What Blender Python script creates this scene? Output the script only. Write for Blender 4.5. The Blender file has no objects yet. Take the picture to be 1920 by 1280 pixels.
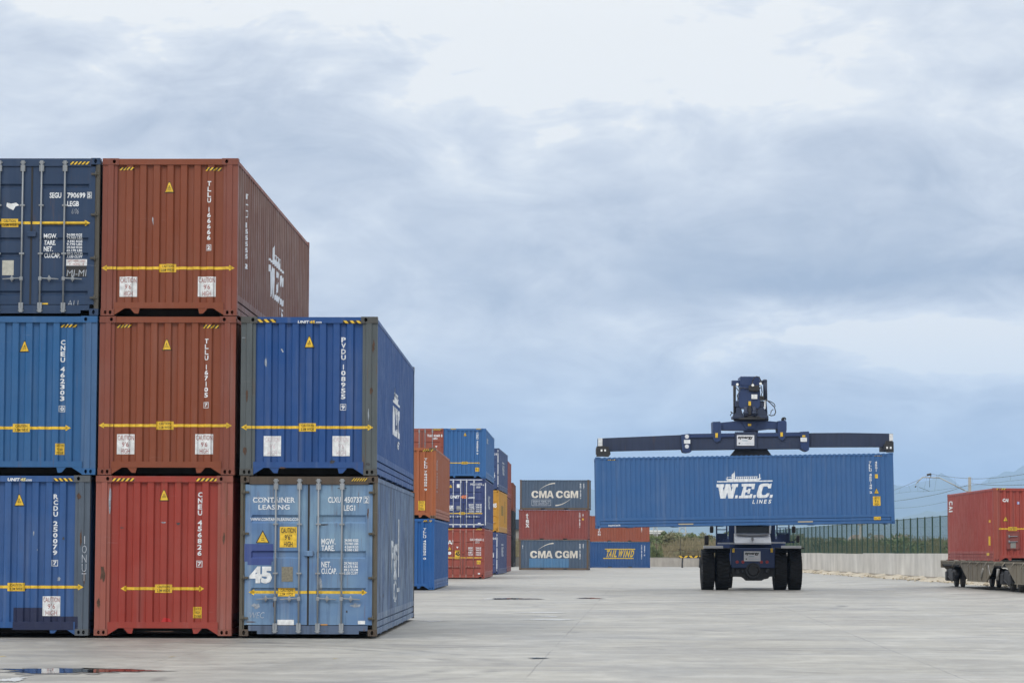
import bpy, bmesh, math, random
from mathutils import Matrix, Vector
R_=math.radians
random.seed(7)
scene=bpy.context.scene
col=scene.collection
# ---------------------------------------------------------------- camera
F=5092.0; PITCH=math.atan((1034-640)/F); ROLL=R_(0.15); EYE=1.575
cd=bpy.data.cameras.new('camera'); cam=bpy.data.objects.new('camera',cd); col.objects.link(cam)
cd.sensor_width=36; cd.lens=36*F/1920; cd.clip_start=0.5; cd.clip_end=90000
CR=Matrix.Rotation(math.pi/2+PITCH,4,'X')@Matrix.Rotation(ROLL,4,'Z')
cam.matrix_world=Matrix.Translation((0,0,EYE))@CR
scene.camera=cam
# ---------------------------------------------------------------- world
SUN_EL,SUN_AZ=R_(44),R_(216)      # azimuth clockwise from +Y
w=bpy.data.worlds.new("World"); scene.world=w; w.use_nodes=True
nt=w.node_tree; nt.nodes.clear()
def N(t,typ,**k):
    n=t.nodes.new(typ)
    for a,b in k.items():
        if a=='inp':
            for i,v in b.items(): n.inputs[i].default_value=v
        else: setattr(n,a,b)
    return n
def math_(t,op,a,b=None,c=None):
    n=N(t,'ShaderNodeMath',operation=op)
    for i,v in enumerate((a,b,c)):
        if v is None: continue
        if isinstance(v,(int,float)): n.inputs[i].default_value=v
        else: t.links.new(v,n.inputs[i])
    return n.outputs[0]
def build_world():
    L=nt.links
    out=N(nt,'ShaderNodeOutputWorld'); bg=N(nt,'ShaderNodeBackground'); bg2=N(nt,'ShaderNodeBackground')
    sky=N(nt,'ShaderNodeTexSky',sky_type='NISHITA',sun_disc=False,sun_elevation=SUN_EL,sun_rotation=SUN_AZ)
    L.new(sky.outputs[0],bg2.inputs[0]); bg2.inputs[1].default_value=0.08
    tc=N(nt,'ShaderNodeTexCoord'); sep=N(nt,'ShaderNodeSeparateXYZ'); L.new(tc.outputs['Generated'],sep.inputs[0])
    x,y,z=sep.outputs
    az=math_(nt,'MULTIPLY',math_(nt,'ARCTAN2',x,y),57.29578)
    el=math_(nt,'MULTIPLY',math_(nt,'ARCSINE',z),57.29578)
    comb=N(nt,'ShaderNodeCombineXYZ'); L.new(math_(nt,'MULTIPLY',az,.14),comb.inputs[0]); L.new(math_(nt,'MULTIPLY',el,.31),comb.inputs[1])
    L.new(math_(nt,'MULTIPLY',y,1.5),comb.inputs[2])
    def noise(scale,detail,rough,dist=0,off=0):
        mp=N(nt,'ShaderNodeMapping'); mp.inputs['Location'].default_value=(off,off*.7,off*.3); L.new(comb.outputs[0],mp.inputs[0])
        n=N(nt,'ShaderNodeTexNoise',inp={'Scale':scale,'Detail':detail,'Roughness':rough,'Distortion':dist}); L.new(mp.outputs[0],n.inputs['Vector']); return n.outputs['Fac']
    n4=noise(6.5,5,.55,.5,41.7); n1=noise(1.0,6,.55,.7,3.1); n2=noise(2.4,7,.58,.9,9.4); n3=noise(.5,3,.5,.3,21.3)
    # warp placement coordinates a little so the placed cloud banks have ragged edges
    azw=math_(nt,'ADD',az,math_(nt,'MULTIPLY',math_(nt,'SUBTRACT',n2,.5),5.0))
    elw=math_(nt,'ADD',el,math_(nt,'MULTIPLY',math_(nt,'SUBTRACT',n1,.5),3.2))
    def blob(px,py,sx,sy,amp):
        a0=(px-960)/88.9; e0=(1034-py)/88.9; sx/=88.9; sy/=88.9
        u=math_(nt,'DIVIDE',math_(nt,'SUBTRACT',azw,a0),sx); v=math_(nt,'DIVIDE',math_(nt,'SUBTRACT',elw,e0),sy)
        q=math_(nt,'ADD',math_(nt,'MULTIPLY',u,u),math_(nt,'MULTIPLY',v,v))
        return math_(nt,'MULTIPLY',math_(nt,'EXPONENT',math_(nt,'MULTIPLY',q,-1.0)),amp)
    s=math_(nt,'ADD',math_(nt,'MULTIPLY',math_(nt,'SUBTRACT',n1,.5),.9),math_(nt,'MULTIPLY',math_(nt,'SUBTRACT',n2,.5),1.05))
    s=math_(nt,'ADD',s,math_(nt,'MULTIPLY',math_(nt,'SUBTRACT',n4,.5),.42))
    s=math_(nt,'ADD',s,math_(nt,'MULTIPLY',math_(nt,'SUBTRACT',n3,.5),.3))
    s=math_(nt,'ADD',s,.60)
    for b in BLOBS: s=math_(nt,'ADD',s,blob(*b))
    up=N(nt,'ShaderNodeMapRange',inp={1:5.5,2:14,3:0,4:.34}); L.new(el,up.inputs[0]); s=math_(nt,'ADD',s,up.outputs[0])
    lo=N(nt,'ShaderNodeMapRange',inp={1:4.4,2:.6,3:0,4:.36}); L.new(el,lo.inputs[0]); s=math_(nt,'SUBTRACT',s,lo.outputs[0])
    cr=N(nt,'ShaderNodeValToRGB'); L.new(s,cr.inputs[0])
    e=cr.color_ramp.elements
    stops=[(0.0,(.405,.48,.605)),(.25,(.505,.57,.675)),(.5,(.63,.685,.775)),(.72,(.745,.795,.865)),(.92,(.87,.905,.94)),(1,(.97,.98,.97))]
    e[0].position,e[0].color=stops[0][0],(*stops[0][1],1); e[1].position,e[1].color=1,(*stops[-1][1],1)
    for p,c in stops[1:-1]:
        q=e.new(p); q.color=(*c,1)
    tint=N(nt,'ShaderNodeMix',data_type='RGBA',blend_type='MULTIPLY'); tint.inputs[7].default_value=(.86,.96,1.06,1)
    tl=N(nt,'ShaderNodeMapRange',inp={1:4.6,2:1.5,3:0,4:1}); L.new(el,tl.inputs[0]); L.new(tl.outputs[0],tint.inputs[0]); L.new(cr.outputs[0],tint.inputs[6]); L.new(tint.outputs[2],bg.inputs[0])
    # overcast vault: brighter toward the zenith
    st=N(nt,'ShaderNodeMapRange',inp={1:11,2:55,3:1.0,4:ZEN}); L.new(el,st.inputs[0]); L.new(st.outputs[0],bg.inputs[1])
    mx=N(nt,'ShaderNodeMixShader'); mx.inputs[0].default_value=.06
    L.new(bg.outputs[0],mx.inputs[1]); L.new(bg2.outputs[0],mx.inputs[2]); L.new(mx.outputs[0],out.inputs[0])
ZEN=2.0
#        px   py   sx   sy  amp   (bank centre and size; photo pixels / 88.9 = degrees)
BLOBS=[(1500,552,440,60,-.50),(1800,480,330,150,-.22),(1700,626,400,44,.85),(1100,525,120,40,.22),(1450,130,620,95,.28),
       (650,40,600,60,.34),(180,215,330,95,-.20),(130,110,300,60,-.10),(560,250,260,80,-.14),(1040,190,300,60,.05),
       (1150,400,500,70,-.13),(850,480,320,60,-.10),(680,430,160,60,.12),(900,600,300,45,-.05),(1850,180,160,120,-.10),
       (1050,640,300,45,.10),(1900,690,260,40,.22),(1300,330,200,50,.06)]
build_world()
sd=bpy.data.lights.new('sun','SUN'); sd.energy=1.25; sd.angle=R_(12); sd.color=(1,.96,.9)
so=bpy.data.objects.new('sun',sd); col.objects.link(so)
dv=Vector((math.sin(SUN_AZ)*math.cos(SUN_EL),math.cos(SUN_AZ)*math.cos(SUN_EL),math.sin(SUN_EL)))
so.rotation_euler=dv.to_track_quat('Z','Y').to_euler()
vs=scene.view_settings; scene.display_settings.display_device='sRGB'
vs.view_transform='Standard'; vs.look='None'; vs.exposure=0.0; vs.gamma=1; vs.use_curve_mapping=False
scene.cycles.max_bounces=6; scene.cycles.volume_bounces=1; scene.cycles.use_denoising=True

# ---------------------------------------------------------------- picture measurement -> world
CAMP=Vector((0,0,EYE)); CR3=CR.to_3x3()
def ray(px,py): return CR3@Vector(((px-960)/F,(640-py)/F,-1))
def P(px,py,Y):
    d=ray(px,py); return CAMP+d*(Y/d.y)
def PZ(px,py,z=0):
    d=ray(px,py); return CAMP+d*((z-EYE)/d.z)

# ---------------------------------------------------------------- helpers
WM={}
def link(o): col.objects.link(o); return o
def tag(o,label=None,cat=None,group=None,kind=None):
    if label: o['label']=label
    if cat: o['category']=cat
    if group: o['group']=group
    if kind: o['kind']=kind
    return o
def root(name,M,label,cat,group=None):
    o=link(bpy.data.objects.new(name,None)); o.empty_display_size=.3
    o.location=M.to_translation(); o.rotation_euler=M.to_euler(); WM[o]=M.copy()
    return tag(o,label,cat,group)
def mesh_obj(name,me,mat,parent=None):
    o=link(bpy.data.objects.new(name,me))
    if not me.materials: me.materials.append(None)
    o.material_slots[0].link='OBJECT'; o.material_slots[0].material=mat
    if parent is not None: o.parent=parent
    return o
class MB:
    def __init__(s): s.bm=bmesh.new()
    def face(s,pts,smooth=False):
        f=s.bm.faces.new([s.bm.verts.new(p) for p in pts]); f.smooth=smooth; return f
    def box(s,x0,x1,y0,y1,z0,z1,bev=0,M=None):
        m=Matrix.Translation(((x0+x1)/2,(y0+y1)/2,(z0+z1)/2))@Matrix.Diagonal((abs(x1-x0),abs(y1-y0),abs(z1-z0),1))
        if M is not None: m=M@m
        r=bmesh.ops.create_cube(s.bm,size=1,matrix=m)
        if bev:
            es=list({e for v in r['verts'] for e in v.link_edges})
            bmesh.ops.bevel(s.bm,geom=es,offset=bev,segments=1,affect='EDGES')
        return s
    def prism(s,poly,axis,a,b):
        # poly 2D in the two remaining axes (x,z for 'y'; y,z for 'x'; x,y for 'z')
        def q(p,t): return {'y':(p[0],t,p[1]),'x':(t,p[0],p[1]),'z':(p[0],p[1],t)}[axis]
        n=len(poly); A=[s.bm.verts.new(q(p,a)) for p in poly]; B=[s.bm.verts.new(q(p,b)) for p in poly]
        f1=s.bm.faces.new(A); f2=s.bm.faces.new(B[::-1])
        for i in range(n): s.bm.faces.new((A[i],B[i],B[(i+1)%n],A[(i+1)%n]))
        return s
    def cyl(s,p0,p1,r0,r1=None,n=12,smooth=True,caps=True):
        p0,p1=Vector(p0),Vector(p1); d=p1-p0; r1=r0 if r1 is None else r1
        q=d.to_track_quat('Z','Y').to_matrix()
        rr=[]
        for p,r in ((p0,r0),(p1,r1)):
            rr.append([s.bm.verts.new(p+q@Vector((r*math.cos(2*math.pi*i/n),r*math.sin(2*math.pi*i/n),0))) for i in range(n)])
        for i in range(n):
            f=s.bm.faces.new((rr[0][i],rr[0][(i+1)%n],rr[1][(i+1)%n],rr[1][i])); f.smooth=smooth
        if caps: s.bm.faces.new(rr[0][::-1]); s.bm.faces.new(rr[1])
        return s
    def tube(s,pts,r,n=6):
        for a,b in zip(pts[:-1],pts[1:]): s.cyl(a,b,r,n=n,caps=True)
        return s
    def lathe(s,prof,c,axis='x',n=32,smooth=True):
        c=Vector(c); rings=[]
        for a,r in prof:
            ring=[]
            for i in range(n):
                t=2*math.pi*i/n; u,v=r*math.cos(t),r*math.sin(t)
                ring.append(s.bm.verts.new(c+Vector({'x':(a,u,v),'y':(u,a,v),'z':(u,v,a)}[axis])))
            rings.append(ring)
        for A,B in zip(rings[:-1],rings[1:]):
            for i in range(n):
                f=s.bm.faces.new((A[i],A[(i+1)%n],B[(i+1)%n],B[i])); f.smooth=smooth
        s.bm.faces.new(rings[0][::-1]); s.bm.faces.new(rings[-1])
        return s
    def mesh(s,name='m'):
        bmesh.ops.recalc_face_normals(s.bm,faces=s.bm.faces[:])
        me=bpy.data.meshes.new(name); s.bm.to_mesh(me); s.bm.free(); return me
    def build(s,name,mat,parent=None,world=False):
        if world and parent is not None: s.bm.transform(WM[parent].inverted())
        return mesh_obj(name,s.mesh(name),mat,parent)

# ---------------------------------------------------------------- materials
def mat(name): 
    m=bpy.data.materials.new(name); m.use_nodes=True; t=m.node_tree
    return m,t,t.nodes['Principled BSDF']
def simple(name,c,rough=.6,metal=0,spec=.5,var=0,scale=3):
    m,t,b=mat(name); b.inputs['Base Color'].default_value=(*c,1); b.inputs['Roughness'].default_value=rough; b.inputs['Metallic'].default_value=metal
    b.inputs['Specular IOR Level'].default_value=spec
    if var:
        g=N(t,'ShaderNodeNewGeometry'); n=N(t,'ShaderNodeTexNoise',inp={'Scale':scale,'Detail':5,'Roughness':.6}); t.links.new(g.outputs['Position'],n.inputs['Vector'])
        r=N(t,'ShaderNodeMapRange',inp={1:.3,2:.7,3:1-var,4:1+var}); t.links.new(n.outputs['Fac'],r.inputs[0])
        mx=N(t,'ShaderNodeVectorMath',operation='SCALE'); mx.inputs[0].default_value=c; t.links.new(r.outputs[0],mx.inputs['Scale']); t.links.new(mx.outputs[0],b.inputs['Base Color'])
    return m
_pc={}
def paint(c,rough=.42,wear=.15,fade=.12,grime=.25,rust=(.11,.062,.035),pale=None,key=None):
    k=(c,rough,wear,fade,grime,rust,pale)
    if k in _pc: return _pc[k]
    m,t,b=mat('paint'); L=t.links; b.inputs['Specular IOR Level'].default_value=.32
    g=N(t,'ShaderNodeNewGeometry'); pos=g.outputs['Position']
    def noise(sc,detail=4,rough_=.55,dist=0):
        mp=N(t,'ShaderNodeMapping'); mp.inputs['Scale'].default_value=sc; L.new(pos,mp.inputs[0])
        n=N(t,'ShaderNodeTexNoise',inp={'Scale':1,'Detail':detail,'Roughness':rough_,'Distortion':dist}); L.new(mp.outputs[0],n.inputs['Vector']); return n.outputs['Fac']
    def rng(v,a,b_,lo,hi):
        r=N(t,'ShaderNodeMapRange',inp={1:a,2:b_,3:lo,4:hi}); L.new(v,r.inputs[0]); return r.outputs[0]
    def mix(f,A,B):
        n=N(t,'ShaderNodeMix',data_type='RGBA')
        for s_,v in ((0,f),(6,A),(7,B)):
            if hasattr(v,'is_linked') or not isinstance(v,(tuple,float,int)): L.new(v,n.inputs[s_])
            else: n.inputs[s_].default_value=v if isinstance(v,(int,float)) else (*v,1)
        return n.outputs[2]
    big=noise((.7,.7,.9),4); streak=noise((9,9,.45),5,.6); fine=noise((14,14,14),5,.65); mid=noise((3.1,3.1,2.2),6,.62,.6)
    fc=pale or tuple(min(1,v*.75+.07) for v in c)
    colr=mix(rng(big,.35,.7,0,fade*2.2),c,fc)
    colr=mix(math_(t,'MULTIPLY',rng(streak,.5,.78,0,1),grime*1.3),colr,tuple(v*.35+.012 for v in c))
    colr=mix(math_(t,'MULTIPLY',rng(noise((6,6,.3),4),.56,.8,0,1),fade*.9),colr,(.45,.45,.43))
    colr=mix(math_(t,'MULTIPLY',rng(mid,.46,.75,0,1),grime*.55),colr,tuple(v*.5+.03 for v in c))
    run=math_(t,'MULTIPLY',rng(noise((11,11,.55),6,.7,.4),.585,.66,0,1),rng(noise((.9,.9,1.3),3),.45,.62,0,1))
    colr=mix(math_(t,'MULTIPLY',run,min(.85,.12+wear*1.6)),colr,tuple(a_*.65+b_*.35 for a_,b_ in zip(rust,(.16,.075,.03))))
    scr=math_(t,'MULTIPLY',rng(noise((1.2,1.2,26),3,.5,2.5),.70,.735,0,1),rng(noise((.8,.8,.8),2),.5,.6,0,1))
    colr=mix(math_(t,'MULTIPLY',scr,.45),colr,tuple(min(1,v*.6+.2) for v in c))
    # chips and scratches
    th=.74-.2*wear
    chip=rng(math_(t,'ADD',math_(t,'MULTIPLY',mid,.6),math_(t,'MULTIPLY',fine,.4)),th,th+.035,0,1)
    chip=math_(t,'MULTIPLY',chip,min(1,wear*2.2))
    colr=mix(chip,colr,rust)
    L.new(colr,b.inputs['Base Color'])
    L.new(rng(mid,.3,.7,rough-.06,rough+.22),b.inputs['Roughness'])
    bp=N(t,'ShaderNodeBump',inp={'Strength':.5,'Distance':.035}); L.new(math_(t,'ADD',noise((1.6,1.6,1.6),3),math_(t,'MULTIPLY',fine,.06)),bp.inputs['Height']); L.new(bp.outputs[0],b.inputs['Normal'])
    _pc[k]=m; return m
STEEL=(.075,.068,.055)
M_white=simple('white_vinyl',(.70,.71,.71),.5,var=.22,scale=11)
M_white2=simple('stencil_white',(.72,.74,.76),.55,var=.14,scale=9)
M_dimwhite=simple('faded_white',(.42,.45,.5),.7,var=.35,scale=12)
M_yellow=simple('yellow_vinyl',(.72,.46,.035),.45,var=.28,scale=12)
M_black=simple('black_vinyl',(.022,.02,.02),.5)
M_red=simple('red_print',(.30,.06,.05),.6,var=.25,scale=20)
M_hole=simple('hole_shade',(.02,.019,.018),.8)
M_under=simple('underframe_paint',(.03,.028,.026),.85,var=.3)
M_rod=paint((.27,.29,.31),.42,.35,.1,.5)
M_gasket=simple('gasket_rubber',(.02,.02,.021),.7)
M_castrust=paint((.10,.085,.065),.6,.55,.05,.5)
M_rubber=simple('tyre_rubber',(.012,.012,.0125),.75,spec=.35,var=.25,scale=6)
M_chassisdark=simple('greasy_steel',(.022,.022,.024),.6,var=.3,scale=5)
M_navy=paint((.026,.048,.125),.38,.12,.03,.25)
M_navyarm=paint((.030,.042,.080),.42,.25,.02,.4)
M_glass=simple('dark_glass',(.015,.018,.02),.08,spec=.6)
M_grey=simple('light_grey_paint',(.66,.66,.67),.45,var=.08,scale=4)

# ---------------------------------------------------------------- decal machinery
_tx={}
def text_mesh(txt,bold=0.0):
    k=(txt,bold)
    if k not in _tx:
        c=bpy.data.curves.new('t','FONT'); c.body=txt; c.resolution_u=2; c.offset=bold
        o=bpy.data.objects.new('t',c); me=bpy.data.meshes.new_from_object(o)
        vs_=[(v.co.x,v.co.y) for v in me.vertices]; ps=[list(p.vertices) for p in me.polygons]
        bpy.data.objects.remove(o); bpy.data.curves.remove(c); bpy.data.meshes.remove(me)
        xs=[v[0] for v in vs_]; ys=[v[1] for v in vs_]
        x0,x1,y0,y1=min(xs),max(xs),min(ys),max(ys)
        _tx[k]=([((x-x0)/(x1-x0),(y-y0)/(y1-y0)) for x,y in vs_],ps)
    return _tx[k]
GLY={'M':[[(0,0),(0,1),(.3,1),(.5,.45),(.7,1),(1,1),(1,0),(.77,0),(.77,.62),(.58,0),(.42,0),(.23,.62),(.23,0)]],
'A':[[(0,0),(.26,0),(.32,.2),(.38,.4),(.5,.78),(.5,1),(.34,1)],[(1,0),(.66,1),(.5,1),(.5,.78),(.62,.4),(.68,.2),(.74,0)],[(.32,.2),(.68,.2),(.62,.4),(.38,.4)]],
'C':[[(1,.66),(.74,.62),(.66,.76),(.5,.8),(.36,.74),(.28,.5),(.36,.26),(.5,.2),(.66,.24),(.74,.38),(1,.34),(.9,.12),(.7,0),(.35,0),(.1,.14),(0,.36),(0,.64),(.1,.86),(.35,1),(.7,1),(.9,.88)]],
'G':[[(1,.66),(.74,.64),(.66,.77),(.5,.81),(.34,.74),(.27,.5),(.34,.26),(.5,.2),(.7,.24),(.72,.34),(.52,.34),(.52,.54),(1,.54),(1,.1),(.8,.02),(.6,0),(.35,0),(.1,.14),(0,.36),(0,.64),(.1,.86),(.35,1),(.7,1),(.92,.88)]],
't':[[(.1,.72),(.1,.62),(.3,.62),(.3,.2),(.38,.05),(.55,0),(.8,.02),(.9,.1),(.68,.12),(.62,.2),(.62,.62),(.9,.62),(.9,.72),(.62,.72),(.62,1),(.4,.85)]],
'x':[[(0,1),(0,.88),(.1,.86),(.36,.5),(.1,.14),(0,.12),(0,0),(.38,0),(.38,.12),(.32,.14),(.48,.36),(.62,.14),(.55,.12),(.55,0),(1,0),(1,.12),(.92,.14),(.64,.52),(.88,.86),(.98,.88),(.98,1),(.6,1),(.6,.88),(.66,.86),(.53,.66),(.4,.86),(.46,.88),(.46,1)]]}
class Decal:
    """Flat shapes in the (u,z) plane of a panel, cut along its folds and laid on its relief."""
    def __init__(s,surf): s.s=surf; s.bm=bmesh.new()
    def poly(s,pts):
        vs_=[s.bm.verts.new((p[0],0,p[1])) for p in pts]; f=s.bm.faces.new(vs_); f.normal_update()
        if len(pts)>4: bmesh.ops.triangulate(s.bm,faces=[f])
        return s
    def rect(s,u0,z0,u1,z1): return s.poly([(u0,z0),(u1,z0),(u1,z1),(u0,z1)])
    def frame(s,u0,z0,u1,z1,t):
        s.rect(u0,z0,u1,z0+t); s.rect(u0,z1-t,u1,z1); s.rect(u0,z0+t,u0+t,z1-t); s.rect(u1-t,z0+t,u1,z1-t); return s
    def text(s,txt,u0,z0,u1,z1,bold=.0,shear=0):
        vs_,ps=text_mesh(txt,bold)
        V=[s.bm.verts.new((u0+(u1-u0)*x+shear*(z1-z0)*y,0,z0+(z1-z0)*y)) for x,y in vs_]
        for p in ps:
            try: s.bm.faces.new([V[i] for i in p])
            except ValueError: pass
        return s
    def glyph(s,ch,u0,z0,u1,z1,shear=0):
        for p in GLY[ch]: s.poly([(u0+(u1-u0)*x+shear*(z1-z0)*y,z0+(z1-z0)*y) for x,y in p])
        return s
    def vtext(s,txt,uc,z0,z1,wd,bold=.03,fill=.84):
        """letters one under the other; '[' before a character draws the check-digit box"""
        cells=[]; i=0
        while i<len(txt):
            if txt[i]=='[': cells.append((txt[i+1],True)); i+=2
            elif txt[i]==' ': cells.append((None,False)); i+=1
            else: cells.append((txt[i],False)); i+=1
        tot=sum(.62 if c is None else (1.3 if b else 1) for c,b in cells); h=(z1-z0)/tot; z=z1
        for c,b in cells:
            if c is None: z-=.62*h; continue
            hh=h*(1.3 if b else 1); gh=h*fill; zc=z-hh/2; ww=wd*(.22 if c in '1I' else 1)
            k=.8 if b else 1
            s.text(c,uc-ww/2*k,zc-gh/2*k,uc+ww/2*k,zc+gh/2*k,bold)
            if b: s.frame(uc-wd*.66,zc-gh*.64,uc+wd*.66,zc+gh*.64,wd*.12)
            z-=hh
        return s
    def build(s,name,mt,parent,off=.004):
        S=s.s; bm=s.bm
        us=[v.co.x for v in bm.verts]; zs=[v.co.z for v in bm.verts]
        for b in S['bu']:
            if min(us)<b<max(us): bmesh.ops.bisect_plane(bm,geom=bm.verts[:]+bm.edges[:]+bm.faces[:],plane_co=(b,0,0),plane_no=(1,0,0),dist=1e-5)
        for b in S['bz']:
            if min(zs)<b<max(zs): bmesh.ops.bisect_plane(bm,geom=bm.verts[:]+bm.edges[:]+bm.faces[:],plane_co=(0,0,b),plane_no=(0,0,1),dist=1e-5)
        for v in bm.verts: v.co=S['map'](v.co.x,v.co.z,off)
        me=bpy.data.meshes.new(name); bm.to_mesh(me); bm.free()
        return mesh_obj(name,me,mt,parent)

# ---------------------------------------------------------------- containers
def prof_end(W):
    """(x, depth) folds of the corrugated front wall"""
    a=W/2-.262; pts=[(-a,.067)]
    for k in range(-3,4):
        c=k*.25
        pts+=[(c-.080,.067),(c-.054,.022),(c+.054,.022),(c+.080,.067)]
    return pts+[(a,.067)]
def prof_side(L,pitch,depth,y0):
    n=int((L-2*y0)/pitch); s0=(L-n*pitch)/2; pts=[(y0,.012)]
    for k in range(n):
        o=s0+k*pitch; pts+=[(o+pitch*.12,.012),(o+pitch*.33,.012+depth),(o+pitch*.62,.012+depth),(o+pitch*.83,.012)]
    return pts+[(L-y0,.012)]
def interp(pts,x):
    if x<=pts[0][0]: return pts[0][1]
    for (a,b),(c,d) in zip(pts[:-1],pts[1:]):
        if x<=c: return b+(d-b)*(x-a)/(c-a) if c>a else d
    return pts[-1][1]
def plate_hole(mb,o,ux,uz,w,h,holes,depth):
    """rectangular plate with oval pockets; o = lower left corner, ux, uz unit vectors, inward = ux x uz reversed by caller's nrm"""
    bm=mb.bm; o=Vector(o); ux=Vector(ux); uz=Vector(uz); inn=uz.cross(ux)*-1
    inn=mb.inn
    xs=[0]+[ (holes[i][0]+holes[i+1][0])/2 for i in range(len(holes)-1)]+[w]
    for (cx,cz,rx,rz),xa,xb in zip(holes,xs[:-1],xs[1:]):
        angs=sorted([math.atan2(zz-cz,xx-cx) for xx in (xa,xb) for zz in (0,h)]+[2*math.pi*i/12-math.pi+.01 for i in range(12)])
        O=[];I=[];B=[]
        for a in angs:
            ca,sa=math.cos(a),math.sin(a)
            t=min(((xb-cx)/ca if ca>1e-6 else (xa-cx)/ca if ca<-1e-6 else 9e9),((h-cz)/sa if sa>1e-6 else (0-cz)/sa if sa<-1e-6 else 9e9))
            O.append(bm.verts.new(o+ux*(cx+ca*t)+uz*(cz+sa*t)))
            p=o+ux*(cx+ca*rx)+uz*(cz+sa*rz); I.append(bm.verts.new(p)); B.append(bm.verts.new(p+inn*depth))
        n=len(angs)
        for i in range(n):
            j=(i+1)%n
            bm.faces.new((O[i],O[j],I[j],I[i])); bm.faces.new((I[i],I[j],B[j],B[i]))
        bm.faces.new(B)
_cm={}
def cached(key,fn):
    if key not in _cm: _cm[key]=fn()
    return _cm[key]
def make_casting(W,L,H,sx,end,top,kind):
    mb=MB(); h=.118; wd=.165; 
    if kind=='corr': wd=.30 if top else .245
    z0=H-h if top else 0
    y0,y1=(0,.178) if end==0 else (L-.178,L)
    x0,x1=(-W/2,-W/2+wd) if sx<0 else (W/2-wd,W/2)
    e=.0
    mb.inn=Vector((0,1,0)) if end==0 else Vector((0,-1,0))
    yo=y0 if end==0 else y1
    def fx(d): return d if sx<0 else wd-d
    if kind=='corr': hs=[(fx(.215),.06,.03,.036)] if top else sorted([(fx(.085),.058,.026,.036),(fx(.175),.058,.026,.036)])
    else: hs=[(fx(.085),.058,.026,.040)]
    plate_hole(mb,(x0,yo,z0),(1,0,0),(0,0,1),wd,h,hs,.15)
    mb.inn=Vector((-sx,0,0)); xo=W/2*sx
    plate_hole(mb,(xo,y0,z0),(0,1,0),(0,0,1),.178,h,[(.089,.056,.04,.026)],.1)
    xi=x1 if sx<0 else x0; yi=y1 if end==0 else y0
    mb.face([(x0,y0,z0),(x1,y0,z0),(x1,y1,z0),(x0,y1,z0)]); mb.face([(x0,y0,z0+h),(x1,y0,z0+h),(x1,y1,z0+h),(x0,y1,z0+h)])
    mb.face([(xi,y0,z0),(xi,y1,z0),(xi,y1,z0+h),(xi,y0,z0+h)]); mb.face([(x0,yi,z0),(x1,yi,z0),(x1,yi,z0+h),(x0,yi,z0+h)])
    return mb.mesh('corner_casting')
def make_post(W,L,H,sx,end,kind):
    mb=MB()
    a=W/2
    if kind=='corr': pr=[(a-.003,.006+.014),(a-.10,.020),(a-.108,.005),(a-.205,.005),(a-.215,.03),(a-.272,.03),(a-.272,.085),(a-.06,.16),(a-.003,.16)]
    else: pr=[(a-.003,.006),(a-.055,.006),(a-.062,.03),(a-.085,.03),(a-.085,.11),(a-.003,.15)]
    pr=[(x*sx,y if end==0 else L-y) for x,y in pr]
    mb.prism(pr,'z',.1185,H-.1185); return mb.mesh('corner_post')
def make_endwall(W,L,H,end):
    mb=MB(); pr=prof_end(W); z0,z1=.2,H-.1
    for (a,d),(b,e) in zip(pr[:-1],pr[1:]):
        y0,y1=(d,e) if end==0 else (L-d,L-e)
        mb.face([(a,y0,z0),(b,y1,z0),(b,y1,z1),(a,y0,z1)])
    return mb.mesh('end_wall')
def side_base(H,style): return {'deep':.40,'std':.165}[style]
def make_side(W,L,H,sx,pitch,depth,style):
    mb=MB(); pr=prof_side(L,pitch,depth,.10); z0,z1=side_base(H,style)-.01,H-.05
    for (a,d),(b,e) in zip(pr[:-1],pr[1:]):
        mb.face([((W/2-d)*sx,a,z0),((W/2-e)*sx,b,z0),((W/2-e)*sx,b,z1),((W/2-d)*sx,a,z1)])
    return mb.mesh('side_wall')
def make_siderail(W,L,H,sx,style):
    mb=MB()
    def B(x0,x1,*r): mb.box(sx*(W/2-x0),sx*(W/2-x1),*r)
    if style=='deep':
        B(.004,.07,.1785,L-.1785,.03,.132); B(.045,.06,.17,L-.17,.132,.27); B(.012,.062,.17,L-.17,.158,.258); B(.006,.06,.12,L-.12,.284,.40); B(.05,.06,.17,L-.17,.258,.284)
        y=1.2
        while y<L-1.6:      # lashing recess gussets under the lower band
            mb.prism([(y,.0305),(y+.12,-.0+.006),(y+.32,.006),(y+.44,.0305)],'x',sx*(W/2-.012),sx*(W/2-.05)); y+=1.9
    else:
        c=L/2; g=1.02; z1=.165
        segs=[(.1785,c-g-.18),(c-g+.18,c+g-.18),(c+g+.18,L-.1785)] if L<7 else [(.1785,L-.1785)]
        for a,b in segs: B(.004,.07,a,b,.012,z1)
        if L<7:
            for s_ in (-1,1): B(.0045,.069,c+s_*g-.18,c+s_*g+.18,.122,z1-.001)
    return mb.mesh('bottom_rail')
def make_roof(W,L,H):
    mb=MB(); n=int(L/.2); y0=.09; dy=(L-.18)/n
    zt=H-.012; x=W/2-.02
    pts=[(y0,zt-.022)]
    for k in range(n):
        o=y0+k*dy; pts+=[(o+dy*.15,zt-.022),(o+dy*.35,zt),(o+dy*.65,zt),(o+dy*.85,zt-.022)]
    pts.append((L-.09,zt-.022))
    for (a,d),(b,e) in zip(pts[:-1],pts[1:]):
        mb.face([(-x,a,d),(x,a,d),(x,b,e),(-x,b,e)])
        for s_ in (-1,1): mb.face([(s_*x,a,d),(s_*x,b,e),(s_*x,b,zt-.07),(s_*x,a,zt-.07)])
    return mb.mesh('roof')
def make_toprail(W,L,H):
    mb=MB()
    for s_ in (-1,1): mb.box(s_*(W/2-.005),s_*(W/2-.065),.1785,L-.1785,H-.10,H-.038)
    return mb.mesh('top_rail')
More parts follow.
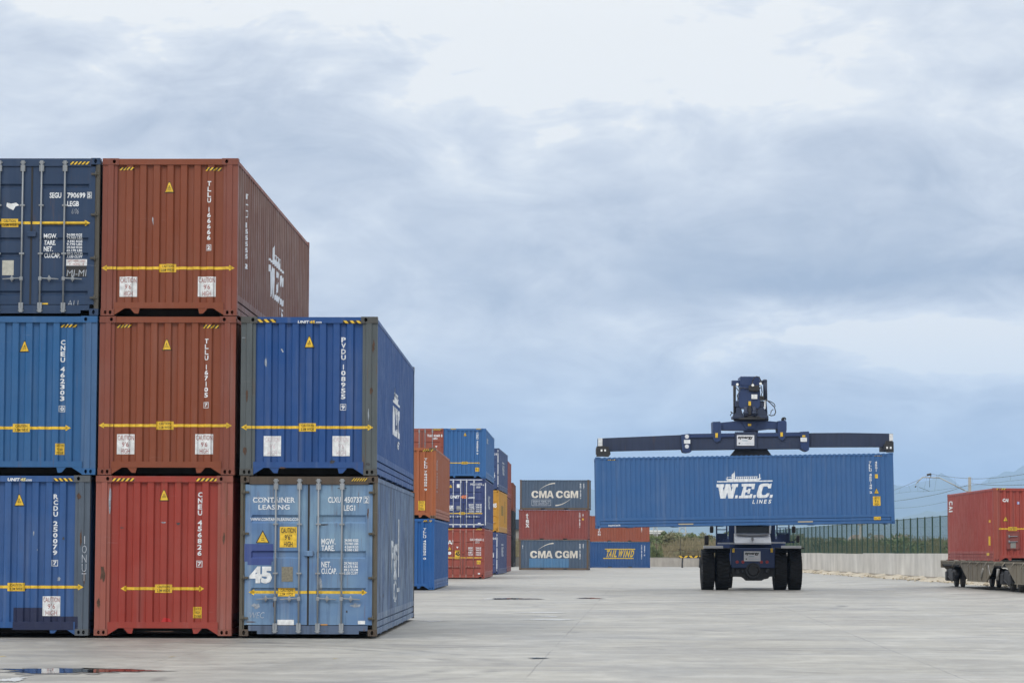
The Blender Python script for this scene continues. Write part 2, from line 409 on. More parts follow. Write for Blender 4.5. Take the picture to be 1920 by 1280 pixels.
def make_header(W,L,H,end,kind):
    mb=MB(); wd=.302 if kind=='corr' else .167; a=W/2-wd
    f=(lambda y:y) if end==0 else (lambda y:L-y)
    h=.117 if kind=='corr' else .15
    mb.box(-a,a,f(.008),f(.12),H-h,H-.008)
    return mb.mesh('end_header')
def make_sill(W,L,H,end,kind):
    mb=MB(); f=(lambda y:y) if end==0 else (lambda y:L-y); a=W/2
    if kind=='corr':
        mb.box(-(a-.2465),a-.2465,f(.012),f(.12),.135,.245)
        for s_ in (-1,1):
            mb.prism([(s_*(a-.2465),.012),(s_*(a-.2465),.134),(s_*(a-.44),.134)],'y',f(.014),f(.05))
            mb.prism([(s_*(a-.535),.134),(s_*(a-.62),.04),(s_*(a-.69),.036),(s_*(a-.715),.134)],'y',f(.02),f(.05))
    else:
        b=a-.1665
        mb.box(-b,b,f(.012),f(.1),.092,.188)
        mb.box(-b+.16,b-.16,f(.0125),f(.099),.035,.0915)
    return mb.mesh('end_sill')
def make_floor(W,L,H):
    mb=MB(); mb.box(-W/2+.075,W/2-.075,.125,L-.125,.14,.19)
    y=.5
    while y<L-.4: mb.box(-W/2+.08,W/2-.08,y,y+.05,.03,.1395); y+=.9
    if L<7:
        for s_ in (-1,1): mb.box(-W/2+.09,W/2-.09,L/2+s_*1.02-.178,L/2+s_*1.02+.178,.02,.1392)  # solid dark blocks fill the fork pockets, standing in for their inner shade
    return mb.mesh('underframe')
DOORSETS={'worn':[(.74,.87),(1.40,1.54),(2.04,2.19)],'navy':[(.36,.45),(1.06,1.15),(1.34,1.43),(1.61,1.69),(2.33,2.42)],
          'grid':[(.5,.62),(1.0,1.12),(1.5,1.62),(2.0,2.12)]}
def door_surface(W,H,st):
    gs=DOORSETS[st]; w2=W/2
    spans=[(-w2+.20,-.16),(.14,w2-.20)]
    bu=sorted([v for a,b in spans for v in (a,a+.025,b-.025,b)]); bz=sorted([v for a,b in gs for v in (a,a+.025,b-.025,b)])
    def d(x,z):
        for a,b in spans:
            for c,e in gs:
                m=min(x-a,b-x,z-c,e-z)
                if m>=0: return min(1,m/.025)*.035
        return 0
    return bu,bz,d
def make_door(W,H,st,side):
    bu,bz,d=door_surface(W,H,st); w2=W/2
    x0,x1=(-w2+.09,-.022) if side<0 else (.012,w2-.09); z0,z1=.20,H-.155
    xs=[x0]+[b for b in bu if x0<b<x1]+[x1]; zs=[z0]+[b for b in bz if z0<b<z1]+[z1]
    mb=MB(); V={}
    for i,x in enumerate(xs):
        for j,z in enumerate(zs): V[i,j]=mb.bm.verts.new((x,.03+d(x,z),z))
    for i in range(len(xs)-1):
        for j in range(len(zs)-1): mb.bm.faces.new((V[i,j],V[i+1,j],V[i+1,j+1],V[i,j+1]))
    for a,b in (((x0,z0),(x1,z0)),((x1,z0),(x1,z1)),((x1,z1),(x0,z1)),((x0,z1),(x0,z0))):
        mb.face([(a[0],.03,a[1]),(b[0],.03,b[1]),(b[0],.1,b[1]),(a[0],.1,a[1])])
    return mb.mesh('door')
RODX={-1:(-.60,-.17),1:(.175,.605)}
def make_rod(W,H,x):
    mb=MB(); mb.cyl((x,-.005,.10),(x,-.005,H-.07),.0165,n=8)
    for z in (.17,H-.19): mb.box(x-.042,x+.042,-.02,.028,z-.06,z+.06,bev=.006)
    for z in (.085,H-.085): mb.box(x-.032,x+.032,-.022,.02,z-.035,z+.035,bev=.005); mb.box(x-.05,x+.05,-.012,.01,z-.01,z+.012)
    for z in (1.13,2.02): mb.box(x-.045,x+.045,-.022,.028,z-.016,z+.016,bev=.004)
    return mb.mesh('lock_rod')
def make_handle(x,side):
    mb=MB(); z=.67; e=x+side*.34
    mb.cyl((x,-.012,z+.01),(e,-.02,z-.01),.013,n=6); c=(x+e)/2
    mb.box(c-.028,c+.028,-.028,.028,z-.03,z+.03,bev=.006); mb.cyl((c,-.02,z-.06),(c,-.02,z+.06),.012,n=6)
    mb.box(x-.03,x+.03,-.028,.0,z-.035,z+.035,bev=.006)
    return mb.mesh('lock_handle')
def make_hinge(W,z,s_):
    mb=MB(); mb.box(s_*(W/2-.02),s_*(W/2-.16),-.006,.028,z-.02,z+.02,bev=.004); mb.cyl((s_*(W/2-.075),-.006,z-.05),(s_*(W/2-.075),-.006,z+.05),.014,n=6)
    return mb.mesh('hinge')

def container(name,M,label,W=2.5,H=2.896,L=13.716,front='corr',rear='door',body=None,frame=None,post=None,door=None,
              style='deep',pitch=.2,depth=.026,dset='grid',rods=None,side=None,sill=None,group=None,full=True):
    r=root(name,M,label,'container',group)
    side=side or body; frame=frame or body; post=post or frame; door=door or body; rods=rods or M_rod
    key=(W,H,L)
    def add(nm,k,fn,mt,par=r): return mesh_obj(nm,cached((nm,)+key+k,fn),mt,par)
    for sx in (-1,1):
        for end,kind in ((0,front),(1,rear)):
            for top in (0,1): add('corner_casting',(sx,end,top,kind),lambda:make_casting(W,L,H,sx,end,top,kind),frame if full!='rust' else M_castrust)
            add('corner_post',(sx,end,kind),lambda:make_post(W,L,H,sx,end,kind),post)
        add('side_wall',(sx,pitch,depth,style),lambda:make_side(W,L,H,sx,pitch,depth,style),side)
        add('bottom_rail',(sx,style),lambda:make_siderail(W,L,H,sx,style),frame if style!='deep' else side)
    for end,kind in ((0,front),(1,rear)):
        add('end_header',(end,kind),lambda:make_header(W,L,H,end,kind),frame if kind!='corr' else body)
        add('end_sill',(end,kind),lambda:make_sill(W,L,H,end,kind),body if kind=='corr' else (sill or frame))
        if kind=='corr' or end==1: 
            add('end_wall',(end,),lambda:make_endwall(W,L,H,end),body)
    if front=='door':
        for s_ in (-1,1):
            d=add('door',(dset,s_),lambda:make_door(W,H,dset,s_),door)
            for x in RODX[s_]:
                add('lock_rod',(x,),lambda:make_rod(W,H,x),rods,d)
                hs={-.60:-1,-.17:-1,.175:1,.605:1}[x]
                add('lock_handle',(x,),lambda:make_handle(x,hs),rods,d)
            for z in (.32,1.05,1.85,2.6): add('hinge',(z,s_),lambda:make_hinge(W,z,s_),post,d)
            add('gasket',(s_,),lambda:MB().box(-.021,-.004,.026,.05,.20,H-.155).mesh() if s_<0 else MB().box(-.0035,.0115,.022,.05,.20,H-.155).mesh(),M_gasket,d)
        mb=MB(); mb.box(-.08,.09,-.012,.024,1.44,1.54,bev=.01); mb.build('lock_box',door,r)
    add('roof',(),lambda:make_roof(W,L,H),body); add('top_rail',(),lambda:make_toprail(W,L,H),body); add('underframe',(),lambda:make_floor(W,L,H),M_under)
    pe=prof_end(W); ps=prof_side(L,pitch,depth,.10)
    Mi=M.inverted(); o_l=Mi@CAMP
    def hit(px,py,axis,val):
        d=(Mi.to_3x3()@ray(px,py)); t=(val-o_l[axis])/d[axis]; p=o_l+d*t
        return p
    def sidesurf(sg):
        zb=side_base(H,style)
        def mp(u,z,off):
            if z<zb: dd=.005
            else: dd=interp(ps,u)
            return Vector((sg*(W/2-dd+off),u,z))
        return dict(map=mp,bu=[p[0] for p in ps],bz=[zb],U=lambda px,py:(lambda p:(p.y,p.z))(hit(px,py,0,sg*W/2)))
    if front=='corr':
        a=W/2-.272
        def mp(u,z,off):
            if abs(u)>a+.0005: dd=.02 if abs(u)>W/2-.105 else (.005 if abs(u)>W/2-.2082 else .028)
            elif z>H-.117: dd=.008
            elif z<.245: dd=.012
            else: dd=interp(pe,u)
            return Vector((u,dd-off,z))
        bu=[p[0] for p in pe[1:-1]]+[-a,a]+[s_*(W/2-v) for s_ in (-1,1) for v in (.1045,.1055,.2077,.2087)]+[-a-.001,a+.001]
        fs=dict(map=mp,bu=bu,bz=[H-.1165,H-.1175,.2445,.2455])
    else:
        dbu,dbz,dd_=door_surface(W,H,dset)
        def mp(u,z,off):
            if z>H-.153 : y=.008
            elif abs(u)<.0225 and .2<z: y=.02
            else: y=.03+dd_(u,z)
            return Vector((u,y-off,z))
        fs=dict(map=mp,bu=dbu+[-.0226,.0226],bz=dbz+[H-.1525,H-.1535])
    fs['U']=lambda px,py:(lambda p:(p.x,p.z))(hit(px,py,1,.02))
    return dict(r=r,front=fs,right=sidesurf(1),left=sidesurf(-1),W=W,H=H,L=L,M=M)

# sticker builders, all positions given as rectangles measured on the panel
def prect(S,x0,y0,x1,y1):
    xm,ym=(x0+x1)/2,(y0+y1)/2; U=S['U']
    a,b=U(x0,ym)[0],U(x1,ym)[0]; c,d=U(xm,y1)[1],U(xm,y0)[1]
    return a,c,b,d      # u0,z0,u1,z1
def arrow(C,S,x0,x1,y,lab=None,h=.046,txt=('CAUTION','2.5M WIDE'),sc=1):
    u0,_=S['U'](x0,y); u1,zc=S['U'](x1,y); D=Decal(S); hh=h
    D.rect(u0+.06,zc-hh/2*1.1,u1-.06,zc+hh/2*1.1)
    D.poly([(u0,zc),(u0+.10,zc-.055),(u0+.10,zc+.055)]); D.poly([(u1,zc),(u1-.10,zc+.055),(u1-.10,zc-.055)])
    D.build('width_arrow',M_yellow,C['r'],.004)
    if lab is not None:
        uc=S['U'](lab,y)[0]; D=Decal(S); D.rect(uc-.155*sc,zc-.075,uc+.155*sc,zc+.075); D.build('width_sticker',M_yellow,C['r'],.0065)
        D=Decal(S); D.text(txt[0],uc-.11*sc,zc+.012,uc+.11*sc,zc+.058,.01); D.text(txt[1],uc-.12*sc,zc-.056,uc+.12*sc,zc-.012,.01)
        D.build('sticker_text',M_black,C['r'],.009)
def triangle(C,S,x,y,w=.19,h=.21):
    u,z=S['U'](x,y)
    def t(k): return [(u-w/2*k,z-h/2*k-.0),(u+w/2*k,z-h/2*k),(u+w*.06*k,z+h/2*k),(u-w*.06*k,z+h/2*k)]
    Decal(S).poly(t(1)).build('warning_border',M_black,C['r'],.004); Decal(S).poly(t(.84)).build('warning_triangle',M_yellow,C['r'],.0065)
    D=Decal(S); D.rect(u-.035,z-.045,u+.035,z-.037); D.rect(u-.03,z-.02,u+.03,z-.013); D.rect(u-.006,z-.005,u+.006,z+.03); D.build('warning_symbol',M_black,C['r'],.009)
def stripes(C,S,x0,y0,x1,y1,lean=1,n=4):
    u0,z0,u1,z1=prect(S,x0,y0,x1,y1); Decal(S).rect(u0,z0,u1,z1).build('hazard_strip',M_black,C['r'],.004)
    D=Decal(S); p=(u1-u0)/n; k=lean*(z1-z0)*.45
    for i in range(n):
        c=u0+p*(i+.5); q=p*.24
        D.poly([(c-q-k,z0),(c+q-k,z0),(c+q+k,z1),(c-q+k,z1)])
    D.build('hazard_stripes',M_yellow,C['r'],.0065)
def cautionbox(C,S,x0,y0,x1,y1,lines,face,ink,bold=.0,name='height_sticker'):
    u0,z0,u1,z1=prect(S,x0,y0,x1,y1); Decal(S).rect(u0,z0,u1,z1).build(name,face,C['r'],.005)
    D=Decal(S); n=len(lines); H_=(z1-z0)
    for i,(t,f) in enumerate(lines):
        a=z1-H_*(i+.9)/n; b=z1-H_*(i+.16)/n; uc=(u0+u1)/2; w_=(u1-u0)*f/2
        D.text(t,uc-w_,a,uc+w_,b,bold)
    D.build('sticker_text',ink,C['r'],.0085)
def ptext(D,S,t,x0,y0,x1,y1,bold=.02,shear=0): 
    u0,z0,u1,z1=prect(S,x0,y0,x1,y1); D.text(t,u0,z0,u1,z1,bold,shear)
def pv(C,S,t,x,y0,y1,w=.085,bold=.035,m=None,name='serial_number'):
    u,z0=S['U'](x,y1); _,z1=S['U'](x,y0); D=Decal(S); D.vtext(t,u,z0,z1,w,bold); D.build(name,m or M_white2,C['r'],.006)
def data_rows(D,S,x0,y0,x1,y1,rows):
    h=(y1-y0)/len(rows)
    for i,t in enumerate(rows): ptext(D,S,t,x0,y0+i*h+h*.12,x1,y0+(i+1)*h-h*.08,.03)

WEC_W=[(0,1),(.42,1),(.42,.80),(.34,.76),(.385,.50),(.50,1),(.74,1),(.80,.50),(.86,.78),(.80,.80),(.84,1),(1.18,1),(1.15,.79),(1.05,.77),(.88,0),(.62,0),(.57,.42),(.47,0),(.20,0),(.10,.77),(0,.79)]
WEC_E=[(.18,1),(1.0,1),(.93,.62),(.77,.62),(.78,.80),(.47,.80),(.43,.57),(.55,.57),(.58,.66),(.72,.66),(.65,.30),(.51,.30),(.53,.41),(.40,.41),(.36,.20),(.66,.20),(.70,.28),(.82,.28),(.76,0),(-.02,0),(.01,.16),(.13,.18),(.28,.80),(.18,.82)]
WEC_C=[(.45,1),(.75,1),(.82,.95),(.98,1),(.92,.66),(.75,.66),(.72,.76),(.66,.80),(.52,.80),(.44,.76),(.38,.60),(.32,.36),(.33,.24),(.40,.20),(.52,.20),(.60,.23),(.66,.32),(.83,.32),(.78,.14),(.64,.02),(.52,0),(.12,0),(.03,.04),(0,.16),(.02,.34),(.12,.66),(.18,.86),(.28,.96)]
def wec_logo(C,S,u0,z0,u1,z1,m=None,ship=True,lines=True):
    W_,H_=u1-u0,z1-z0
    def T(pts,a,b,c,d): return [(u0+W_*(a+(c-a)*x),z0+H_*(b+(d-b)*y)) for x,y in pts]
    D=Decal(S)
    D.poly(T(WEC_W,0,.17,.325,.60)); D.poly(T(WEC_E,.39,.17,.68,.60)); D.poly(T(WEC_C,.70,.17,.975,.60))
    for x in (.315,.63,.925): D.poly(T([(0,0),(.75,0),(1,1),(.25,1)],x,.17,x+.06,.26))
    if lines:
        for ch,a,b in (('L',.62,.665),('I',.695,.708),('N',.735,.79),('E',.82,.865),('S',.895,.945)): D.text(ch,u0+W_*a,z0,u0+W_*b,z0+H_*.12,.03,.25)
    D.rect(u0+W_*.01,z0+H_*.655,u0+W_*.985,z0+H_*.69)
    if ship:
        D.poly(T([(.02,1),(0,1),(.04,0),(.93,0),(1,1),(.9,.9),(.86,.75),(.1,.75)],.165,.69,.79,.765))
        D.rect(u0+W_*.185,z0+H_*.745,u0+W_*.27,z0+H_*.755); D.rect(u0+W_*.185,z0+H_*.80,u0+W_*.27,z0+H_*.812); D.rect(u0+W_*.185,z0+H_*.755,u0+W_*.195,z0+H_*.80)
        D.poly(T([(0,0),(.75,0),(.7,.62),(.62,1),(.55,.72),(.3,.68),(0,.5)],.27,.745,.35,1.0))
        D.rect(u0+W_*.345,z0+H_*.80,u0+W_*.73,z0+H_*.815)
        for k in range(11): D.rect(u0+W_*(.35+k*.035),z0+H_*.745,u0+W_*(.35+k*.035+.016),z0+H_*.80)
        D.rect(u0+W_*.752,z0+H_*.76,u0+W_*.768,z0+H_*.885)
    D.build('company_logo',m or M_white2,C['r'],.006)

W45=2.5; H45=2.896
def placed(pxc,pyb,Y,zb,vx,W=W45):
    """matrix of a container whose front bottom edge centre is seen at pxc,pyb, at distance Y, base height zb, axis toward vanishing x = vx"""
    p=P(pxc,pyb,Y); return Matrix.Translation((p.x,Y,zb))@Matrix.Rotation(-math.atan((vx-960)/F),4,'Z')

# colours (albedo)
C_brown=(.21,.055,.024); C_red=(.29,.038,.026); C_orange=(.34,.100,.036); C_blue=(.022,.105,.26); C_royal=(.014,.066,.225)
C_rblue=(.022,.085,.25); C_navy=(.020,.045,.10); C_pale=(.095,.18,.35); C_wec=(.036,.115,.285); C_cma=(.070,.105,.16); C_yel=(.52,.26,.03)
G1='containers of the three near stacks'; YN=49.5
zl=[.045+k*(H45+.014) for k in range(3)]
# ---- column at the picture's left edge
c=container('shipping_container',placed(56,592,YN,zl[2],1040),'dark navy container with closed doors at the top left corner',front='door',body=paint(C_navy,.4,.12,.06,.2),post=paint(STEEL,.5,.5,.05,.3),dset='navy',group=G1)
S=c['front']; D=Decal(S)
ptext(D,S,'SEGU',93,361,115,371.5,.03); ptext(D,S,'790699',126,361,160,371.5,.03); ptext(D,S,'5',165,361.5,170,370.5,.03); ptext(D,S,'LEGB',126,377,148,387,.03)
u0,z0,u1,z1=prect(S,163.5,360,172,372); D.frame(u0,z0,u1,z1,.008)
for t,y,x1 in (('MGW.',438,107),('TARE.',450,104.5),('NET.',462,99),('CU.CAP.',474,112.5)): ptext(D,S,t,82,y,x1,y+9.5,.03)
data_rows(D,S,125,437,154,484,['34.000 KGS','74.960 LBS','4.440 KGS','9.790 LBS','29.560 KGS','65.170 LBS','89.2 CU.M','3.150 CU.FT'])
D.build('door_lettering',M_white2,c['r'],.006)
arrow(c,S,-56,169,418,18,txt=('CAUTION','2.5M WIDE')); stripes(c,S,132,303.5,168,309,1,5)
cautionbox(c,S,124,486,163,498,[('GIFT FARPEX LINES',.85),('4 - HONG - 8',.7)],M_white,M_red,name='notice_sticker')
D=Decal(S); u0,z0,u1,z1=prect(S,124,498.5,162,519); D.rect(u0,z0,u1,z1).build('black_board',M_black,c['r'],.005)
D=Decal(S); ptext(D,S,'MI-MI',125,506,161,518,-.01,.1); ptext(D,S,'ALI',126,563,146,574,-.015,.1); ptext(D,S,'6/06',134,391,147,401,-.015,.1); D.build('chalk_writing',M_dimwhite,c['r'],.009)
D=Decal(S); u0,z0,u1,z1=prect(S,4,488,25.5,516); D.rect(u0,z0,u1,z1).build('data_plate',simple('plate',(.45,.44,.38),.6,var=.15,scale=20),c['r'],.005)
D=Decal(S)
u,z=S['U'](23,385); D.poly([(u-.11,z-.02),(u-.05,z-.06),(u+.02,z-.09),(u+.06,z-.02),(u+.13,z),(u+.07,z+.05),(u-.02,z+.03),(u-.10,z+.05)])
D.build('torn_sticker',M_white,c['r'],.005)
D=Decal(S); u0,z0,u1,z1=prect(S,78,568,90,570.5); D.rect(u0,z0,u1,z1).build('paint_dash',M_yellow,c['r'],.005)

c=container('shipping_container',placed(50,890,YN,zl[1],1038),'mid blue container at the left edge, directly below the dark navy one',body=paint(C_blue,.42,.1,.10,.15),post=paint((.05,.12,.25),.45,.2,.15,.25),group=G1)
S=c['front']; triangle(c,S,45.5,649); pv(c,S,'CNEU 462303 [0',115.5,636,773); arrow(c,S,-52,133,802,40); stripes(c,S,113,608,144,613.5,1,4)
cautionbox(c,S,103.5,831,120,852,[('CAUTION',.8),('9\'6" HIGH',.6),('CONTAINER',.8)],M_yellow,M_black,.0)

c=container('shipping_container',placed(36,1190,YN,zl[0],1036),'royal blue container on the ground at the left edge with a dark repaint patch',body=paint(C_rblue,.42,.22,.16,.3),frame=paint((.09,.10,.11),.5,.5,.1,.4),post=paint((.075,.10,.135),.5,.45,.15,.45),group=G1)
S=c['front']; triangle(c,S,36,937,.2,.22); pv(c,S,'RCDU 250079 [7',102,925,1062); stripes(c,S,101,896,137,901.5,-1,4); arrow(c,S,-86,157,1100,30)
D=Decal(S); ptext(D,S,'UNIT',14,895.5,37,901.5,.04,.2); ptext(D,S,'.com',48,898,60,901.5,.03,.1); D.build('end_lettering',M_white2,c['r'],.006)
D=Decal(S); ptext(D,S,'45',38,895.5,48,901.5,.04,.2); D.build('end_lettering',simple('pale_yellow',(.7,.6,.25),.5),c['r'],.006)
D=Decal(S); u0,z0,u1,z1=prect(S,24,1138.5,113,1180); D.rect(u0,z0,u1,z1); u0,z0,u1,z1=prect(S,113,1155,146,1180); D.rect(u0,z0,u1,z1)
D.build('repaint_patch',paint((.016,.022,.062),.5,.1,.05,.2),c['r'],.003)
cautionbox(c,S,79,1117,113,1154,[('CAUTION',.92),("9'6",.38),('HIGH',.6)],M_white,M_red,-.005)
pv(c,S,'IONUT',157.5,1003,1090,.08,-.01,M_dimwhite,'chalk_writing')
def blotch(c,S,px,py,w,h,m,seed,off=.0035,name='rust_and_hole_patch'):
    rr=random.Random(seed); u,z=S['U'](px,py); w/=102.8; h/=102.8; n=14; D=Decal(S)
    D.poly([(u+w/2*math.cos(2*math.pi*i/n)*rr.uniform(.45,1.1),z+h/2*math.sin(2*math.pi*i/n)*rr.uniform(.45,1.1)) for i in range(n)]); D.build(name,m,c['r'],off)
M_rust=simple('rust',(.085,.045,.028),.85,var=.4,scale=14); M_scuff=simple('dark_scuff',(.05,.05,.055),.8,var=.4,scale=20); M_scrape=simple('pale_scrape',(.26,.29,.33),.7,var=.4,scale=20)
for i,(x,y,w_,h_,m_) in enumerate(((46,1104,7,6,M_hole),(119,1009,5,8,M_scuff),(152,1010,4,40,M_rust),(158,1080,6,30,M_rust),(63,1000,3,12,M_scrape),(148,930,10,14,M_rust),(110,1085,9,12,M_scrape),(70,1030,3,3,M_scrape))): blotch(c,S,x,y,w_,h_,m_,i+1)  # first blotch is a black patch painted for the dark of a hole
# ---- middle column
def brown_end(pxc,pyb,zb,vx,label,serial,dx,dy):
    c=container('shipping_container',placed(pxc,pyb,YN,zb,vx),label,body=paint(C_brown,.42,.10,.06,.12),frame=paint((.19,.055,.034),.45,.3,.08,.3),post=paint((.205,.056,.034),.45,.14,.14,.2),side=paint((.175,.080,.058),.5,.12,.3,.35,pale=(.23,.15,.125)),group=G1,  # side paint is greyed to carry the sky sheen at grazing angles
        L=13.716,pitch=.36,depth=.042)
    S=c['front']; o=dx
    triangle(c,S,317.5+dx,351+dy); arrow(c,S,190+dx,440+dx,502+dy+.5,314+dx,txt=('CAUTION','2.5M WIDE'))
    stripes(c,S,224+dx,313.5+dy,251+dx,319+dy,1,4); stripes(c,S,385.5+dx,314+dy,415+dx,320+dy,1,4)
    for x in (223.5,371): cautionbox(c,S,x+dx,518.5+dy,x+33+dx,556+dy,[('CAUTION',.92),("9'6",.38),('HIGH',.5)],M_white,M_red,.0)
    pv(c,S,serial,391+dx,339+dy,471+dy,.072)
    return c
c=brown_end(316,592,zl[2],1068,'topmost reddish brown container of the near stacks, its long ribbed side bare against the sky','TLLU 166666 [2',0,0)
S=c['right']; Rr=lambda x0,y0,x1,y1:prect(S,x0,y0,x1,y1)
pv(c,S,'TLLU 166666 2',463.5,361,505,.2,.05)
wec_logo(c,S,5.45,.65,8.2,2.1)
Decal(c['front']).poly([(-.335,1.76),(-.30,1.66),(-.305,1.79),(-.33,1.82)]).build('paint_chip',M_dimwhite,c['r'],.005)
c=brown_end(311,890,zl[1],1045,'reddish brown container in the middle of its stack, above the red one','TLLU 167105 [7',-5,295)
c=container('shipping_container',placed(304.5,1190,YN,zl[0],1040),'faded red container on the ground between the two blue ones',body=paint(C_red,.42,.14,.10,.18,pale=(.36,.13,.10)),frame=paint((.24,.075,.05),.5,.4,.1,.35),post=paint((.30,.085,.06),.48,.35,.2,.4),group=G1)
S=c['front']; triangle(c,S,307.5,928); pv(c,S,'CNEU 456826 [7',373.5,921,1064); arrow(c,S,226,383,1103,306,txt=('CAUTION','2.5M WIDE')); stripes(c,S,210,896,252,901.5,1,5); stripes(c,S,368,896,409.5,901.5,1,5)
cautionbox(c,S,362,1137,378,1158,[('CAUTION',.8),('HIGH',.5),('CONTAINER',.8)],M_yellow,M_black)
Decal(S).poly([(-.03,.25),(.16,.25),(.12,.31),(.02,.33)]).build('paint_splash',simple('bright_red',(.5,.02,.02),.5),c['r'],.004)
for i,(x,y,w_,h_,m_) in enumerate(((193,1075,12,34,M_rust),(185,1130,10,20,M_rust),(229,989,10,3,M_scuff),(306,979,12,3,M_scrape),(334,981,9,6,M_scuff),(420,1010,5,26,M_rust),(206,940,5,60,M_scrape),(300,1183,60,2,M_rust))): blotch(c,S,x,y,w_,h_,m_,i+30)
# ---- right column
c=container('shipping_container',placed(577.5,890,YN,zl[1],1030),'royal blue corrugated container with grey corner posts stacked on the pale blue one',body=paint(C_royal,.40,.14,.14,.16),frame=paint((.075,.075,.07),.5,.45,.1,.4),post=paint((.085,.10,.105),.5,.35,.1,.4),group=G1,pitch=.22,depth=.02)
S=c['front']; triangle(c,S,580,641,.19,.22); pv(c,S,'PVDU 108955 [9',643,631,770); stripes(c,S,482,598.5,518,604.5,-1,3); stripes(c,S,643,601,679,606.5,-1,3); arrow(c,S,452,700,801,576)
D=Decal(S); ptext(D,S,'UNIT',558,601,579,606.5,.04,.2); ptext(D,S,'.com',591,603,603,606.5,.03,.1); D.build('end_lettering',M_white2,c['r'],.006)
D=Decal(S); ptext(D,S,'45',580,601,590,606.5,.04,.2); D.build('end_lettering',M_yellow,c['r'],.006)
pink=simple('faded_pink_print',(.55,.42,.45),.6,var=.3,scale=15)
for x in (494,623): cautionbox(c,S,x,817,x+33,854.5,[('CAUTION',.8),("9'6",.3),('HIGH',.5)],M_white,pink,-.01)
Decal(S).poly([(-.52,2.30),(-.50,2.31),(-.465,2.25),(-.485,2.24)]).build('paint_chip',M_dimwhite,c['r'],.005)
for i,(x,y,w_,h_,m_) in enumerate(((696,733,10,14,M_rust),(463,740,5,26,M_rust),(529,877,14,4,M_rust),(623,865,12,8,M_scuff),(498,680,6,22,M_scrape),(457,633,9,2.5,M_scrape),(691,776,3,24,M_scrape),(700,650,6,30,M_rust),(459,845,8,22,M_rust),(690,870,12,6,M_scuff))): blotch(c,S,x,y,w_,h_,m_,i+60)
S=c['right']; wec_logo(c,S,5.2,.74,7.7,2.1)
D=Decal(S); D.rect(.02+.1,1.0,.16,1.5).build('edge_sticker',M_dimwhite,c['r'],.005)

c=container('shipping_container',placed(577,1190,YN,zl[0],1030),'weathered pale blue container on the ground, closed doors lettered CONTAINER LEASING',front='door',body=paint((.095,.150,.265),.45,.55,.35,1.3,rust=(.075,.05,.04),pale=(.24,.31,.39)),
   frame=paint((.085,.062,.045),.6,.6,.05,.5),post=paint((.095,.085,.065),.6,.6,.05,.5),sill=paint((.08,.12,.20),.5,.6,.2,.8),door=paint(C_pale,.42,.32,.36,.55,pale=(.22,.34,.44)),dset='worn',group=G1,pitch=.3,depth=.03)
S=c['front']; D=Decal(S)
for t,x0,y0,x1,y1 in (('CONTAINER',474,932,553,941.5),('LEASING',484.5,946,543,954.5)):
    ptext(D,S,t,x0,y0,x1,y1,.015)
    n=len(t); 
    for i in range(n):
        a=x0+(x1-x0)*(i+.12)/n; b=x0+(x1-x0)*(i+.72)/n
        for yy in (y0,y1): 
            q=prect(S,a,yy-.35,a+2.6,yy+.35); D.rect(*q)
ptext(D,S,'WWW.CONTAINERLEASING.COM',469.5,970,561,976,.03)
ptext(D,S,'CLXU',615,931,639,942,.02); ptext(D,S,'450737',645.5,931,679,942,.02); ptext(D,S,'2',684,931.5,690,941.5,.02); ptext(D,S,'LEG1',644.5,946.5,666,957,.02)
u0,z0,u1,z1=prect(S,682,930,692,943); D.frame(u0,z0,u1,z1,.006)
for t,y,x1 in (('MGW.',1009,629),('TARE.',1021.5,627.5),('NET.',1052,620.5),('CU.CAP.',1064.5,631.5)): ptext(D,S,t,602.5,y,x1,y+11,.02)
data_rows(D,S,646,1009,672,1034,['34.000 KGS','74.960 LBS','4.260 KGS','9.390 LBS']); data_rows(D,S,645,1052,671,1077,['29.740 KGS','65.570 LBS','89.2 CU.M','3.150 CU.FT'])
D.build('door_lettering',M_white2,c['r'],.006)
D=Decal(S); ptext(D,S,'45',467.5,1061,510,1093,.06); D.build('length_number',M_white,c['r'],.0075)
D=Decal(S); ptext(D,S,'WEC',466,1147,494,1158,-.015,.2); D.build('chalk_writing',M_dimwhite,c['r'],.005)
for i,(x,y,w_,h_,m_) in enumerate(((515,1132,7,26,M_rust),(604,983,30,3,M_scuff),(650,1146,4,5,M_scuff),(470,1165,20,3,M_rust),(560,1172,26,3,M_rust),(640,915,22,3,M_scuff),(690,960,4,24,M_rust),(668,1135,26,10,M_scrape),(480,1135,20,12,M_scrape),(600,1096,12,30,M_scrape))): blotch(c,S,x,y,w_,h_,m_,i+90)
arrow(c,S,466,688.5,1110,537); stripes(c,S,660,896,688,901.5,1,6)
cautionbox(c,S,524.5,987,556.5,1025.5,[('CAUTION',.86),("9'6\"",.42),('HIGH',.5)],M_yellow,M_black,.01)
u,z=S['U'](492.5,1006)
def tri(k): return [(u-.125*k,z-.11*k),(u+.125*k,z-.11*k),(u,z+.125*k)]
Decal(S).poly(tri(1)).build('warning_border',M_black,c['r'],.004); Decal(S).poly([(p[0],p[1]-.008) for p in tri(.8)]).build('warning_triangle',M_yellow,c['r'],.0065)
D=Decal(S); D.rect(u-.03,z-.06,u+.03,z-.052); D.rect(u-.025,z-.03,u+.025,z-.023); D.build('warning_symbol',M_black,c['r'],.009)
D=Decal(S); q=prect(S,458,1019,512,1052); D.rect(*q); q=prect(S,464,1052,509,1058.5); D.rect(*q)
D.build('repaint_patch',paint((.045,.075,.24),.45,.05,.1,.15),c['r'],.003)
q=prect(S,528,1062,549,1089.5); Decal(S).rect(*q).build('data_plate',simple('old_plate',(.20,.18,.13),.6,var=.3,scale=25),c['r'],.006)
q=prect(S,520,1161,551,1171); Decal(S).rect(*q).build('label_plate',M_white,c['r'],.006)
q=prect(S,671,1163,684.5,1169.5); Decal(S).rect(*q).build('label_plate',M_white,c['r'],.006)
